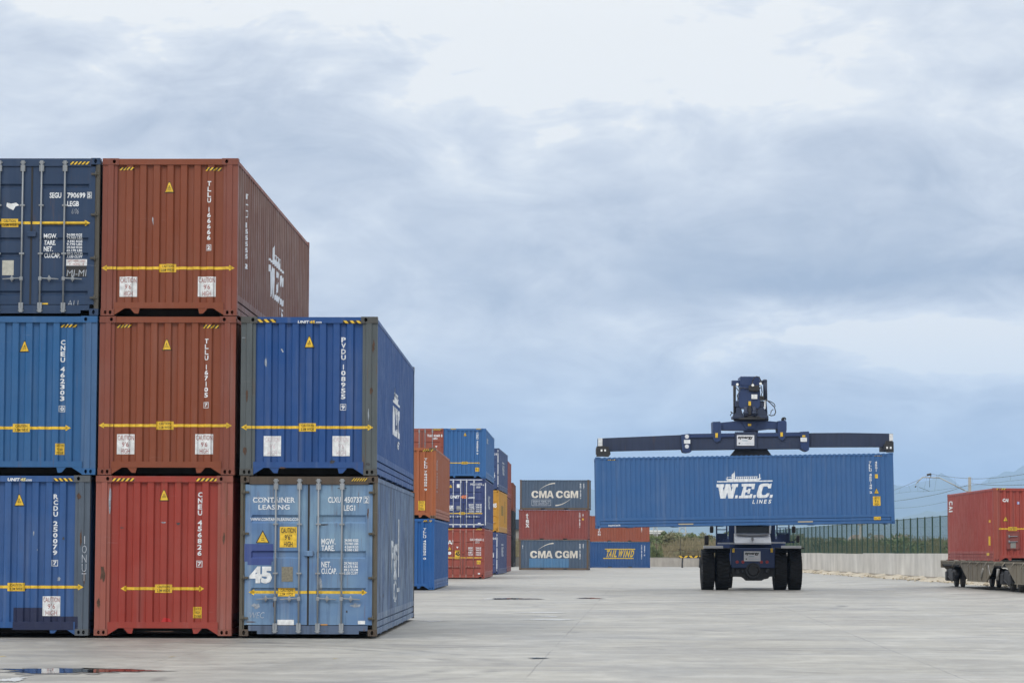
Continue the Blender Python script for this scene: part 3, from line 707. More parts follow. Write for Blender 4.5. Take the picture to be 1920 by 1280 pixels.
q=prect(S,601,1169,614,1171.5); Decal(S).rect(*q).build('paint_dash',simple('orange_mark',(.5,.25,.06),.5),c['r'],.006)
S=c['right']; D=Decal(S)
D.text('P',4.6,1.1,5.4,1.75,.02,.1); D.text('&',5.5,.95,6.6,1.7,.02); D.text('O',5.6,.15+.35,6.6,.95,.0); D.rect(7.0,1.0,7.4,2.2); D.rect(6.9,.7,7.6,.78); D.text('rs',6.2,1.35,6.9,1.7,.02)
D.build('company_logo',simple('worn_white',(.5,.53,.56),.6,var=.5,scale=7),c['r'],.006)

# ---- mid distance stacks
G2='containers of the farther stacks at left'
def stackz(k,H=H45): return .03+k*(H+.014)
YD=111.7
c=container('shipping_container',placed(757,1104,YD,stackz(0),1053),'bright royal blue container on the ground below the orange one',body=paint((.014,.095,.30),.4,.05,.06,.1),group=G2)
S=c['front']; pv(c,S,'TLLU 455505 0',796,989,1049,.12,.04); stripes(c,S,794,974.5,810,978,1,5)
c=container('shipping_container',placed(760,971,YD,stackz(1),1055),'orange brown container on top of the bright royal blue one',body=paint(C_orange,.45,.12,.10,.2),frame=paint((.16,.10,.06),.5,.3,.1,.3),post=paint(C_orange,.45,.12,.10,.2),group=G2)
S=c['front']; pv(c,S,'TLLU 784005 9',798,858,920,.12,.04); stripes(c,S,793,842,812,846,1,5)
cautionbox(c,S,784.5,938.5,797,956,[('CAUTION',.7),("9'6",.4),('HIGH',.5)],M_yellow,M_black)
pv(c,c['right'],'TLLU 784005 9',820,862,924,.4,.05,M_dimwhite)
YE=158.6
for k,pc,lab in ((0,787,'red container on the ground, hidden behind the bright royal blue one'),(1,789,'brown container hidden behind the orange one')):
    container('shipping_container',placed(pc,1000,YE,stackz(k),1090),lab,front='door',body=paint(C_red if k==0 else C_brown,.45,.1,.1,.2),group=G2)
c=container('shipping_container',placed(791,893,YE,stackz(2),1100),'red container with closed doors peeking out above the orange one',front='door',body=paint((.28,.070,.042),.42,.08,.12,.15),group=G2)
S=c['front']; D=Decal(S); ptext(D,S,'TLLU 41663',801,814,825,818.5,.04); ptext(D,S,'LEG1',812,819.5,820,823.5,.04); ptext(D,S,'8',827,813.5,829.5,819,.04); D.build('door_lettering',M_white2,c['r'],.006)
u,z=S['U'](818,837); Decal(S).poly([(u-.07,z+.05),(u+.07,z+.05),(u,z-.06)]).build('white_mark',M_white,c['r'],.006); stripes(c,S,812,803.5,829,806.5,1,6)
c=container('shipping_container',placed(868,1082,YE,stackz(0),1105),'light red container with closed doors on the ground below the navy UNIT45 one',front='door',body=paint((.29,.062,.042),.42,.1,.14,.2),group=G2,rods=simple('red_rod',(.34,.16,.13),.5))
S=c['front']; D=Decal(S); ptext(D,S,'CAI',831,1012,850,1020,.06); ptext(D,S,'CAIU 455622',881,1009,903,1013,.03); ptext(D,S,'LEG1',891,1014,899,1017.5,.03); ptext(D,S,'8',905,1009,908,1014,.03)
for i in range(4): ptext(D,S,('MGW.','TARE.','NET.','CU.CAP.')[i],878,1025+i*4.2,887,1028.4+i*4.2,.03); ptext(D,S,'74.960 LBS',892,1025+i*4.2,902,1028.4+i*4.2,.03)
u,z=S['U'](857.5,1026); D.poly([(u-.07,z+.06),(u+.07,z+.06),(u,z-.06)]); D.rect(*prect(S,896,1073.5,900,1076))
u,z=S['U'](843,1036.5); D.poly([(u+.1*math.cos(a*.785),z+.1*math.sin(a*.785)) for a in range(8)]); D.build('door_lettering',M_white2,c['r'],.006)
triangle(c,S,843,1027.5,.2,.2); cautionbox(c,S,853,1031,863,1043,[('45',.8)],M_yellow,M_black,.05,'length_sticker'); arrow(c,S,822,904,1045,858); cautionbox(c,S,894,1050,901,1057,[('9 6',.7)],M_yellow,M_black)
stripes(c,S,840,990.5,850,993,1,4); stripes(c,S,893,990.5,904,993,1,4)
c=container('shipping_container',placed(869,989,YE,stackz(1),1105),'navy container with white lock rods and UNIT45 lettering on its doors',front='door',body=paint((.035,.055,.165),.42,.08,.08,.15),group=G2,rods=simple('white_rod',(.55,.58,.62),.5))
S=c['front']; D=Decal(S); ptext(D,S,'UNIT',844,928,861,934,.05,.2); ptext(D,S,'.com',877,931,890,934,.04,.1); ptext(D,S,'45',839,947,851,956.5,.06); ptext(D,S,'PVDU 110773',882,905.5,904,909.5,.03); ptext(D,S,'3',905,905.5,908,910,.03); ptext(D,S,'LEGP',893,911,901,914.5,.03)
for i in range(4): ptext(D,S,('MGW.','TARE.','NET.','CU.CAP.')[i],879,944+i*4.2,889,947.4+i*4.2,.03); ptext(D,S,'74.960 LBS',892,944+i*4.2,903,947.4+i*4.2,.03)
D.rect(*prect(S,856.5,907,862,914)); D.rect(*prect(S,896,979.5,901,981.5)); D.rect(*prect(S,909,905,911,984)); D.rect(*prect(S,842,898.5,906,899.7)); D.rect(*prect(S,842,982,908,983.5))
D.build('door_lettering',M_white2,c['r'],.006)
D=Decal(S); ptext(D,S,'45',862,928,876,934,.05,.2); D.build('door_lettering',simple('orange_print',(.75,.22,.08),.5),c['r'],.006)
triangle(c,S,845,911,.22,.2); arrow(c,S,822,905,962,866); q=prect(S,856,948,863,956); Decal(S).rect(*q).build('data_plate',simple('plate_grey',(.3,.31,.32),.5),c['r'],.006)
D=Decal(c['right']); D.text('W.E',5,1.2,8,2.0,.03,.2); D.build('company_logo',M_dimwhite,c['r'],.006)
c=container('shipping_container',placed(871,893,YE,stackz(2),1108),'ocean blue corrugated container on top of the navy one with UNIT45 lettering',body=paint((.035,.13,.33),.42,.05,.08,.12),group=G2)
S=c['front']; triangle(c,S,872,814); pv(c,S,'CNEU 462573 9',895,810,852,.12,.04); arrow(c,S,843,900,867.5,871,sc=1.1); cautionbox(c,S,891,876,898.5,883.5,[('9 6',.7)],M_yellow,M_black)
stripes(c,S,845,803,855,805,1,4); stripes(c,S,893,803,904,805,1,4)
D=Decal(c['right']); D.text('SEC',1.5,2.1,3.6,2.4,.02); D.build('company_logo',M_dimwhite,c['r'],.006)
YG=188.7
yelM=paint(C_yel,.45,.15,.08,.2)
for k,pxr,lab,bd,fr in ((0,934,'navy container on the ground below the yellow one',paint((.045,.065,.17),.42,.1,.1,.2),'door'),(1,935,'yellow container between two navy ones',yelM,'door'),(2,936,'navy container on top of the yellow one',paint((.045,.075,.18),.42,.1,.1,.2),'door')):
    c=container('shipping_container',placed(pxr-33.6,(1074,991,916)[k],YG,stackz(k),1170),lab,front=fr,body=bd,group=G2,rods=simple('white_rod2',(.5,.53,.57),.5))
    S=c['front']; D=Decal(S)
    if k!=1: D.rect(*prect(S,pxr-3,(1000,0,843)[k],pxr-1.6,(1070,0,912)[k])); ptext(D,S,'CLXU 45',pxr-14,(1007,0,849)[k],pxr-4,(1011,0,853)[k],.04)
    ptext(D,S,'45' if k==1 else '74.96',pxr-12,(1035,943,884)[k],pxr-(3.5 if k==1 else 8),(1045,951,896)[k],.05); D.build('door_lettering',M_white2,c['r'],.006)
    D=Decal(c['right'])
    if k==1: D.rect(4.0,1.2,7.5,1.9); D.rect(9.5,.7,10.5,2.3)
    else: D.text('W.E',5,1.2,8,1.9,.04,.2); D.rect(5,2.0,8,2.1)
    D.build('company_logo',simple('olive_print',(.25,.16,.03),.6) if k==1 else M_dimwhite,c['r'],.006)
YH=209.5
for k,lab in ((0,'rose red container on the ground, a sliver showing behind the navy one'),(1,'brown red container, a sliver showing behind the yellow one'),(2,'red container, a sliver showing behind the top navy one')):
    container('shipping_container',placed(948.5-30.5,1000,YH,stackz(k),1110),lab,front='door',body=paint(((.22,.06,.065),(.20,.05,.035),(.26,.05,.035))[k],.45,.1,.1,.2),group=G2)
YI=283
for k,lab in ((0,'container painted near black for shade, on the ground in the farthest stack at left'),(1,'container painted near black for shade, in the middle of the farthest stack at left'),(2,'rust brown container on top of two painted near black for shade')):
    container('shipping_container',placed(962.5-22.5,1000,YI,stackz(k),1060),lab,front='door',body=paint(((.014,.014,.014),(.013,.014,.015),(.17,.055,.035))[k],.7,.1,.02,.2),group=G2)  # lower two bodies are near black: their shade is put into the paint

# ---- 20 ft boxes seen from the side
W20,H20,L20=2.438,2.591,6.058
G3='twenty foot containers at the back of the yard'
def side20(px0,py,Y,zb,label,th,**k):
    p=P(px0,py,Y); M=Matrix.Translation((p.x,Y,zb))@Matrix.Rotation(R_(-90+th),4,'Z')@Matrix.Translation((-W20/2,0,0))
    return container('shipping_container',M,label,W=W20,H=H20,L=L20,style='std',pitch=.275,depth=.036,front='corr',rear='corr',group=G3,**k)
cmab=paint(C_cma,.5,.25,.12,.3); rusty=paint((.12,.085,.06),.6,.5,.05,.4)
def swoosh(D,u0,z0,u1,z1,flip=1):
    n=10; top=[];bot=[]
    for i in range(n+1):
        t=i/n; x=u0+(u1-u0)*t; y=z0+(z1-z0)*math.sin(t*math.pi/2)**.9; wd=.018+.085*t
        top.append((x,y+wd*.5)); bot.append((x,y-wd*.5))
    D.poly(top+bot[::-1])
def cma(c,S,x0,x1,y0,y1,up=True,low=True):
    D=Decal(S)
    for ch,a,b in (('C',0,.15),('M',.165,.325),('A',.325,.475),('C',.525,.675),('G',.69,.825),('M',.84,1)):
        D.glyph(ch,*prect(S,x0+(x1-x0)*a,y0,x0+(x1-x0)*b,y1))
    u0,z0=S['U'](x0+15,y0-2); u1,z1=S['U'](x0+44,y0-14); swoosh(D,u0,z0,u1,z1)
    if low: u0,z0=S['U'](x0+73,y1+2); u1,z1=S['U'](x0+45,y1+14); swoosh(D,u0,z0,u1,z1)
    D.build('company_logo',simple('stained_white',(.66,.62,.55),.6,var=.22,scale=2.2),c['r'],.006)
YC=237
c=side20(973,1064,YC,.02,'grey blue container lettered CMA CGM on the ground with a lighter blue patch',-5,body=cmab,frame=rusty,post=rusty)
S=c['right']; cma(c,S,994,1083,1032,1045.5,low=False); Decal(S).rect(*prect(S,992,1046.5,1067,1063)).build('repaint_patch',paint((.08,.20,.36),.5,.3,.2,.3),c['r'],.004)
D=Decal(S); ptext(D,S,'T',979,1022,981,1028,.03); D.build('small_mark',M_white2,c['r'],.006); pv(c,S,'ECMU 151205 7',1087.5,1019,1048,.13,.03); pv(c,S,'22G1',1093.5,1019,1028,.12,.03)
c=side20(972.5,1009,YC-.02,.02+H20+.02,'dark red container lettered tex between two CMA CGM ones',-5.3,body=paint((.24,.055,.045),.5,.2,.14,.25),frame=paint((.22,.06,.05),.5,.25,.1,.3))
S=c['right']; D=Decal(S)
D.glyph('t',*prect(S,985.5,961.5,991.5,972)); ptext(D,S,'e',985.8,973,991.8,980,.03); D.glyph('x',*prect(S,985.3,981,992.3,988))
D.build('company_logo',M_white,c['r'],.006); pv(c,S,'TGHU 151205 7',1087,961,989,.12,.03); pv(c,S,'22G1',1093,963,968,.12,.03); q=prect(S,1091.5,971.5,1094.5,974.5); Decal(S).rect(*q).build('yellow_sticker',M_yellow,c['r'],.006)
c=side20(974.5,952,YC-.03,.02+2*(H20+.02),'grey blue container lettered CMA CGM topping its stack of three',-5.6,body=cmab,frame=rusty,post=rusty)
S=c['right']; cma(c,S,996.5,1084,919.5,933)
D=Decal(S); u0,z0,u1,z1=prect(S,996.5,936,1033,947.5); D.frame(u0,z0,u1,z1,.035); ptext(D,S,'DELMAS VESSEL UP',999,938,1031,941,.03); ptext(D,S,'THE CONTINUITY',1000,942.5,1030,945,.03); D.build('notice_frame',M_dimwhite,c['r'],.006)
pv(c,S,'ECMU 151205 7',1088.5,906,935,.12,.03); pv(c,S,'22G1',1094.5,906,916,.12,.03)
YT=274
c=side20(1106,1061,YT,.02,'blue container with yellow TAILWIND lettering, standing below the rust brown one',-2,body=paint((.016,.07,.21),.42,.08,.1,.15))
S=c['right']; D=Decal(S)
for i,ch in enumerate('TAILWIND'):
    x0,x1_=[(1135,1140.6),(1140.4,1146),(1147.2,1149),(1150.6,1155.6),(1157.4,1166.4),(1168,1170),(1172,1179),(1181,1187)][i]
    ptext(D,S,ch,x0,1030.5,x1_,1044,.04,.25)
D.rect(*prect(S,1134,1028,1191,1029.8)); D.rect(*prect(S,1131,1045.2,1188,1047)); D.build('company_logo',simple('logo_yellow',(.62,.42,.03),.5),c['r'],.006)
pv(c,S,'TWSU 241205 7',1203,1021,1048,.12,.03); pv(c,S,'22G1 0',1208.5,1022,1042,.12,.03)
c=side20(1105,1011,YT+.02,.02+H20+.02,'rust brown container with vertical white letters, standing on the blue one lettered TAILWIND',-2.2,body=paint((.27,.07,.035),.45,.1,.1,.2))
S=c['right']; pv(c,S,'TRITON',1123.5,975,1004,.26,.03,M_white2,'company_logo'); pv(c,S,'TGHU 151205 7',1203,975,997,.12,.03)

# ---------------------------------------------------------------- reach stacker and its load
YW=111.2
pc=P(1398,985.5,YW); tilt=Matrix.Rotation(-R_(1.0),4,'Y')
MW=Matrix.Translation((pc.x,YW,pc.z))@tilt@Matrix.Rotation(R_(-90-.6),4,'Z')@Matrix.Translation((-2.5/2,-12.192/2,0))
c=container('shipping_container',MW,'blue container lettered W.E.C. LINES hanging from the reach stacker',L=12.192,body=paint(C_wec,.42,.05,.10,.07),rear='door',front='corr',group='containers being moved')
S=c['right']
a=S['U'](1344,935); b=S['U'](1451,935); t0=S['U'](1398,944)[1]; t1=S['U'](1380,881.5)[1]
wec_logo(c,S,a[0],t0,b[0],t1)
pv(c,S,'TLLU 455140 2',1633,864,925,.11,.04); pv(c,S,'45G1',1643,864,884,.10,.04)
q=prect(S,1640.5,888.5,1646,896); Decal(S).rect(*q).build('yellow_sticker',M_yellow,c['r'],.006)
triangle(c,S,1643.5,920,.2,.21); cautionbox(c,S,1637,930,1651,947.5,[('CAUTION',.7),("9'6",.5),('HIGH',.6)],M_yellow,M_black); cautionbox(c,S,1638.5,968,1651.5,974,[('8 1 3 0',.8)],M_yellow,M_black,0,'yellow_sticker')
D=Decal(S); ptext(D,S,'SupplinCityCR',1140.5,983,1163.5,986.5,.03); D.build('small_lettering',M_white2,c['r'],.006)
for x in (1272,1496): q=prect(S,x,981 if x<1300 else 976.5,x+28,983 if x<1300 else 978.5); Decal(S).rect(*q).build('reflective_strip',simple('strip',(.45,.38,.25),.5),c['r'],.02)
stripes(c,S,1139.5,859.5,1154.5,862.5,1,4); stripes(c,S,1640,851.5,1655,854.5,1,4)

YS=114.7
RS=Matrix.Translation((P(1411.5,1103,YS).x,YS,0))
rs=root('reach_stacker',RS,'dark navy reach stacker with double front tyres, holding up the blue container','reach stacker')
rx=RS.to_translation().x
def pb(mb,x0,y0,x1,y1,Y0,Y1,bev=0):
    a=P(x0,y1,Y0); b=P(x1,y0,Y0); mb.box(a.x,b.x,Y0,Y1,a.z,b.z,bev); return mb
def pp(mb,pts,Y0,Y1):
    q=[P(x,y,Y0) for x,y in pts]; mb.prism([(v.x,v.z) for v in q],'y',Y0,Y1); return mb
def B(mb,name,m,par=rs):
    for v in mb.bm.verts:
        if v.co.y>YS+1: v.co.x+=(v.co.y-YS-1)*.0885     # the machine points at the viewer, its tail is off to the right
    return mb.build(name,m,par,world=True)
# wheels: world-built, tyre is the wheel's mesh, tread blocks included
def wheel(xc,Yc,wd,R0,par):
    mb=MB(); h=wd/2
    mb.lathe([(-h*.72,R0*.50),(-h*.95,R0*.62),(-h,R0*.78),(-h*.93,R0*.93),(-h*.80,R0*.972),(h*.80,R0*.972),(h*.93,R0*.93),(h,R0*.78),(h*.95,R0*.62),(h*.72,R0*.50)],(xc,Yc,R0),'x',40)
    for i in range(30):
        a=2*math.pi*i/30
        for sg in (-1,1):
            M=Matrix.Translation((xc,Yc,R0))@Matrix.Rotation(a+sg*.05,4,'X')@Matrix.Translation((sg*h*.46,0,R0*.975))@Matrix.Rotation(sg*.22,4,'Z')
            mb.box(-h*.46,h*.46,-.045,.045,-.03,R0*.025,bev=.006,M=M)
    t=mb.build('tyre',M_rubber,par,world=True)
    rm=MB(); rm.lathe([(-h*.5,R0*.12),(-h*.5,R0*.2),(-h*.2,R0*.24),(-h*.6,R0*.45),(-h*.74,R0*.51),(h*.74,R0*.51),(h*.6,R0*.45),(h*.2,R0*.24),(h*.5,R0*.2),(h*.5,R0*.12)],(xc,Yc,R0),'x',24)
    rm2=rm; rm2.bm.transform(WM[par].inverted()); mesh_obj('rim',rm2.mesh('rim'),M_grey,t)
SC=F/YS
for x0,x1 in ((1317,1341.3),(1344.3,1369.3),(1453.8,1477.4),(1481.6,1505.6)):
    a=P(x0,1100,YS); b=P(x1,1100,YS); wheel((a.x+b.x)/2,YS+.86,b.x-a.x,.86,rs)
for s_ in (-1,1): wheel(rx+s_*1.22+.65,YS+6.9,.5,.80,rs)
# chassis
mb=MB(); pb(mb,1371,1027,1453,1064,YS+.1,YS+6.3,.03); B(mb,'chassis',M_navy)
mb=MB(); pp(mb,[(1372,1064),(1452.5,1064),(1452,1080),(1443,1080.5),(1440,1084),(1432,1085.5),(1428,1088),(1400,1088),(1396,1084),(1391,1081),(1378,1080.5),(1372,1081)],YS+.35,YS+1.2)
p=P(1412.5,1069,YS); mb.cyl((p.x,YS+.05,p.z),(p.x,YS+.5,p.z),.32,.36,20); mb.cyl((p.x,YS-.05,p.z),(p.x,YS+.06,p.z),.19,.25,16)
for x in (1384,1394.5,1428,1440): q=P(x,1070,YS); mb.cyl((q.x,YS+.25,q.z),(q.x,YS+.4,q.z),.09,.11,12)
pb(mb,1369,1058,1455,1074,YS+.55,YS+1.1); B(mb,'front_axle',M_chassisdark)
for s_,xs in ((-1,(1319,1356)),(1,(1465,1502.7))):
    mb=MB(); x0,x1=xs
    a=P(x0,1022.5,YS-.1); b=P(x1,1027.5,YS-.1)
    f=B(MB().box(P(1319 if s_<0 else 1452,0,YS).x,P(1371 if s_<0 else 1503,0,YS).x,YS+.02,YS+1.75,b.z-.02,b.z+.03,.01),'fender',M_chassisdark)
    m2=MB().box(a.x,b.x,YS-.06,YS+.015,b.z,a.z,.008); m2.bm.transform(RS.inverted()); mesh_obj('fender_edge',m2.mesh(),M_grey,f)
    mb=MB(); pb(mb,1320 if s_<0 else 1456,1027.8,1369 if s_<0 else 1502,1036,YS+.9,YS+1.6); B(mb,'mudguard',M_chassisdark)
# sign plates
def sign(x0,y0,x1,y1,Y,par=rs):
    m=MB(); a=P(x0,y1,Y); b=P(x1,y0,Y); m.box(a.x,b.x,Y,Y+.03,a.z,b.z,.004); pl=B(m,'name_plate',M_grey)
    S=dict(map=lambda u,z,off:Vector((u-rx,Y-off-YS,z)),bu=[],bz=[],U=lambda px,py:(lambda p:(p.x,p.z))(P(px,py,Y)))
    w_,h_=x1-x0,y1-y0
    D=Decal(S); ptext(D,S,'synergy',x0+w_*.06,y0+h_*.12,x0+w_*.92,y0+h_*.42,.05); D.rect(*prect(S,x0+w_*.1,y0+h_*.72,x0+w_*.18,y0+h_*.84)); D.build('plate_lettering',M_black,pl,.004)
    D=Decal(S); ptext(D,S,'reachers',x0+w_*.3,y0+h_*.47,x0+w_*.62,y0+h_*.55,.05); ptext(D,S,'www.synergyhandling.com',x0+w_*.28,y0+h_*.76,x0+w_*.94,y0+h_*.83,.0); D.build('plate_lettering',simple('teal_print',(.12,.28,.38),.5),pl,.004)
sign(1395,1033,1426,1051.3,YS+.03)
redl=simple('tail_red',(.35,.03,.03),.4)
for x in (1382.5,1393.5,1428,1438.7):
    q=P(x,1053,YS); mb=MB(); mb.cyl((q.x,YS+.06,q.z),(q.x,YS+.12,q.z),.062,.068,14); B(mb,'round_light',redl)
for x in (1375,1447): mb=MB(); pb(mb,x-2,1027.5,x+2.2,1035,YS+.04,YS+.12,.01); B(mb,'yellow_label',M_yellow)
# cab
mb=MB(); pp(mb,[(1380,984),(1443,984),(1443,1019.5),(1380,1019.5)],YS+1.0,YS+2.6); B(mb,'cab_body',M_navy)
a_=P(1378,1019.8,YS+.45); b_=P(1444,1000,YS+.85); mb=MB(); mb.prism([(YS+.35,a_.z),(YS+.35,a_.z+.06),(YS+.93,b_.z+.02),(YS+.99,b_.z),(YS+.99,a_.z)],'x',a_.x,b_.x); B(mb,'front_panel',M_grey)
mb=MB(); pp(mb,[(1379.5,1000.3),(1443,1000.3),(1425,1003.5),(1413,1004.5),(1399,1003.5)],YS+.66,YS+.85); pb(mb,1409.5,1007,1413,1013,YS+.28,YS+.62); B(mb,'panel_ridge',simple('mid_grey_trim',(.33,.33,.34),.5))  # V-shaped ridge in a darker grey than the panel
for x0,x1 in ((1377.7,1380),(1442.3,1445.2)): mb=MB(); pb(mb,x0,960,x1,1000,YS+.85,YS+1.0); B(mb,'cab_pillar',M_grey)
mb=MB(); pb(mb,1380.5,962,1442,999.6,YS+.93,YS+.99); B(mb,'windscreen',M_glass)
mb=MB(); 
for k in range(6): pb(mb,1380.5,976+k*4,1442,977+k*4,YS+.88,YS+.93)
B(mb,'screen_guard',M_chassisdark)
mb=MB(); a=P(1376,960,YS); b=P(1447,960,YS); mb.box(a.x,b.x,YS+.8,YS+2.7,a.z,a.z+.08,.02); B(mb,'cab_roof',M_navy)
# side structures: boom towers, steps, railings
for s_,(xa,xb) in ((-1,(1366,1377.5)),(1,(1446,1453))):
    mb=MB(); pb(mb,xa,972,xb,1019,YS+1.1,YS+2.4,.02); B(mb,'boom_tower',M_navy)
for s_ in (-1,1):
    mb=MB()
    if s_<0:
        pb(mb,1342.5,985,1345,1021,YS+.9,YS+1.0); pb(mb,1361.5,985,1364,1000,YS+.9,YS+1.0); pb(mb,1343,1001,1364,1018,YS+1.0,YS+1.1)
        for y in (991.5,999.5): pb(mb,1344,y,1364,y+1.6,YS+.9,YS+1.0)
        mb.tube([P(1345,1017,YS+.8),P(1349,1012,YS+.8),P(1349,1006,YS+.8)],.015); mb.tube([P(1354,1016,YS+.8),P(1358,1009,YS+.8),P(1360,1006,YS+.8)],.018)
    else:
        pb(mb,1456,984,1458,1000,YS+.9,YS+1.0); pb(mb,1478.5,984,1480.5,1014,YS+.9,YS+1.0); pb(mb,1457,1000,1480,1014,YS+1.0,YS+1.1)
        for y in (988,998): pb(mb,1457,y,1479,y+1.4,YS+.9,YS+1.0)
        for x in (1462,1472): pb(mb,x,988,x+1.3,998,YS+.9,YS+.97)
        pb(mb,1470,1014,1490,1017,YS+.7,YS+1.2)
    B(mb,'platform_railing',M_navy)
    mb=MB()
    if s_<0: pb(mb,1346,1016.5,1377,1019.3,YS+.6,YS+1.2)
    else: pb(mb,1444,1015.5,1473,1018,YS+.6,YS+1.2)
    B(mb,'step',M_grey)
def mirror(x0,y0,x1,y1,arm):
    mb=MB(); pb(mb,x0,y0,x1,y1,YS+.45,YS+.58,.03); m=B(mb,'side_mirror',M_black)
    t=MB(); t.tube([P(*q,YS+.6) for q in arm],.014); t.bm.transform(RS.inverted()); mesh_obj('mirror_arm',t.mesh(),M_chassisdark,m)
mirror(1331,986,1338,998.5,[(1334,990),(1334,983),(1343,983)]); mirror(1321,1003,1329,1021.5,[(1325,1008),(1329,1004),(1343,1006)])
mirror(1485,986,1492,998.5,[(1488,990),(1488,983),(1480,983)]); mirror(1493.5,1003,1499.5,1016.5,[(1497,1008),(1488,1013),(1479,1016)])
# engine hood and counterweight
mb=MB(); mb.box(rx-.95,rx+.95,YS+2.75,YS+6.4,1.75,2.45,.05); B(mb,'engine_hood',M_navy)
mb=MB(); mb.box(rx-1.55,rx+1.55,YS+6.2,YS+7.6,.7,2.3,.12); B(mb,'counterweight',M_navy)
# boom: slopes from the rear pivot up to the head over the container
tip=P(1406,742,YS-.2); zt=tip.z
base=Vector((rx-.05,YS+6.6,3.1)); head=Vector((tip.x,YS-2.0+.9,zt-.35))
d=(head-base); q=d.to_track_quat('Z','X').to_matrix().to_4x4()
mb=MB(); Lb=d.length
mb.box(-.40,.40,-.36,.36,0,Lb*.62,.02,M=Matrix.Translation(base)@q); B(mb,'boom',M_navy)
mb=MB(); mb.box(-.33,.33,-.30,.30,Lb*.3,Lb-.1,.02,M=Matrix.Translation(base)@q); B(mb,'boom_extension',M_navy)
for s_ in (-1,1):
    mb=MB(); a=Vector((rx+s_*.75,YS+2.2,2.0)); b=base+d*.55+Vector((s_*.5,0,-.2)); mid=a+(b-a)*.55
    mb.cyl(a,mid,.13,n=14); mb.cyl(mid,b,.075,n=12); B(mb,'lift_cylinder',M_navy)
    mb=MB(); mb.box(rx+s_*.62-.12,rx+s_*.62+.12,YS+6.0,YS+7.0,2.2,3.5,.03); B(mb,'boom_bracket',M_navy)
# boom head
YHd=YW+.75; 
mb=MB(); pb(mb,1388,705.5,1424.8,723,YHd+.1,YHd+1.3,.02); pb(mb,1372.3,713,1388,722.5,YHd+.3,YHd+.6,.01)
pp(mb,[(1388,723),(1424,723),(1425.5,737),(1425.5,760),(1422,765),(1388,765),(1385,758),(1385.5,738),(1388,732)],YHd,YHd+.8)
B(mb,'boom_head',M_navy)
mb=MB()
for x0,x1 in ((1378,1388),(1424,1433)): pb(mb,x0,751,x1,763.5,YHd+.05,YHd+.4,.04)
pp(mb,[(1381,763),(1389,763),(1392,774),(1396,780),(1376,781),(1375,777),(1380,773)],YHd+.05,YHd+.35); pp(mb,[(1419,763),(1431,763),(1438,774),(1441,783),(1412,781),(1420,774)],YHd+.05,YHd+.35)
pb(mb,1374,779,1441,784.5,YHd,YHd+.9,.02); B(mb,'head_yoke',M_navyarm)
for x in (1398.5,1414):
    mb=MB(); a=P(x,762,YHd-.05); b=P(x,780,YHd-.05); mb.cyl(a,b,.085,n=12); mb.cyl(P(x,772,YHd-.05),P(x,776,YHd-.05),.12,n=12); B(mb,'damping_cylinder',M_navyarm)
mb=MB(); pb(mb,1403,760,1409,778,YHd-.12,YHd+.1,.02); B(mb,'centre_link',M_chassisdark)
mb=MB(); mb.cyl(P(1377,722,YHd+.2),P(1377.5,776,YHd+.2),.055,n=8); pb(mb,1375.5,724,1380,742,YHd+.1,YHd+.3,.02); B(mb,'tilt_cylinder',M_chassisdark)
mb=MB(); mb.cyl(P(1434.5,712,YHd+.2),P(1435,750,YHd+.2),.085,n=12); mb.cyl(P(1435,750,YHd+.2),P(1437,776,YHd+.2),.05,n=10); pb(mb,1430.5,711,1438.5,716,YHd+.1,YHd+.35,.03); pb(mb,1424,713,1432,720,YHd+.2,YHd+.4,.02)
B(mb,'tilt_cylinder',M_navyarm)
mb=MB(); H_=YHd-.06
for pts,r in (([(1411,725),(1411,715),(1414,708),(1419,705.5),(1424,708),(1427,714),(1426,722)],.022),([(1385,728),(1394,727),(1402,729),(1408,726)],.02),([(1380,726),(1386,734),(1382,742),(1385,748)],.018),
        ([(1436,748),(1444,755),(1452,763),(1454.5,772),(1452,778),(1446,779),(1441,777)],.022),([(1437,750),(1446,753),(1452,757),(1453.5,762)],.018),([(1445,776),(1446,770),(1450,767)],.018),
        ([(1427,723),(1429,735),(1427,742),(1432,748)],.022),([(1412,727),(1420,728),(1426,727)],.03),([(1369,779),(1372,774),(1370,771),(1376,776)],.02),([(1408,729),(1413,733),(1422,733)],.035)):
    mb.tube([P(x,y,H_-.0008*i) for i,(x,y) in enumerate(pts)],r,6)
B(mb,'hydraulic_hoses',M_black)
mb=MB(); pb(mb,1404,722,1424,733,H_-.06,H_+.05,.03); pb(mb,1408,719,1415,724,H_-.08,H_,.02); pb(mb,1424,742,1433,750,H_,H_+.2,.02); B(mb,'valve_block',M_chassisdark)
mb=MB(); pb(mb,1409,739.2,1420,747.5,H_,H_+.03); B(mb,'notice_plate',M_white)
mb=MB(); pb(mb,1403.3,752,1408,760,H_,H_+.03); B(mb,'yellow_label',M_yellow)
lampm=simple('lamp_lens',(.85,.85,.82),.3)
for x,y in ((1382.5,720.3),(1411.5,722),(1426,719)):
    p=P(x,y,H_-.1); mb=MB(); mb.cyl(p,p+Vector((0,.1,0)),.055,.045,14); B(mb,'work_lamp',lampm)
mb=MB(); pb(mb,1433,750,1435.5,766,YHd+.02,YHd+.08); B(mb,'white_label',M_white)
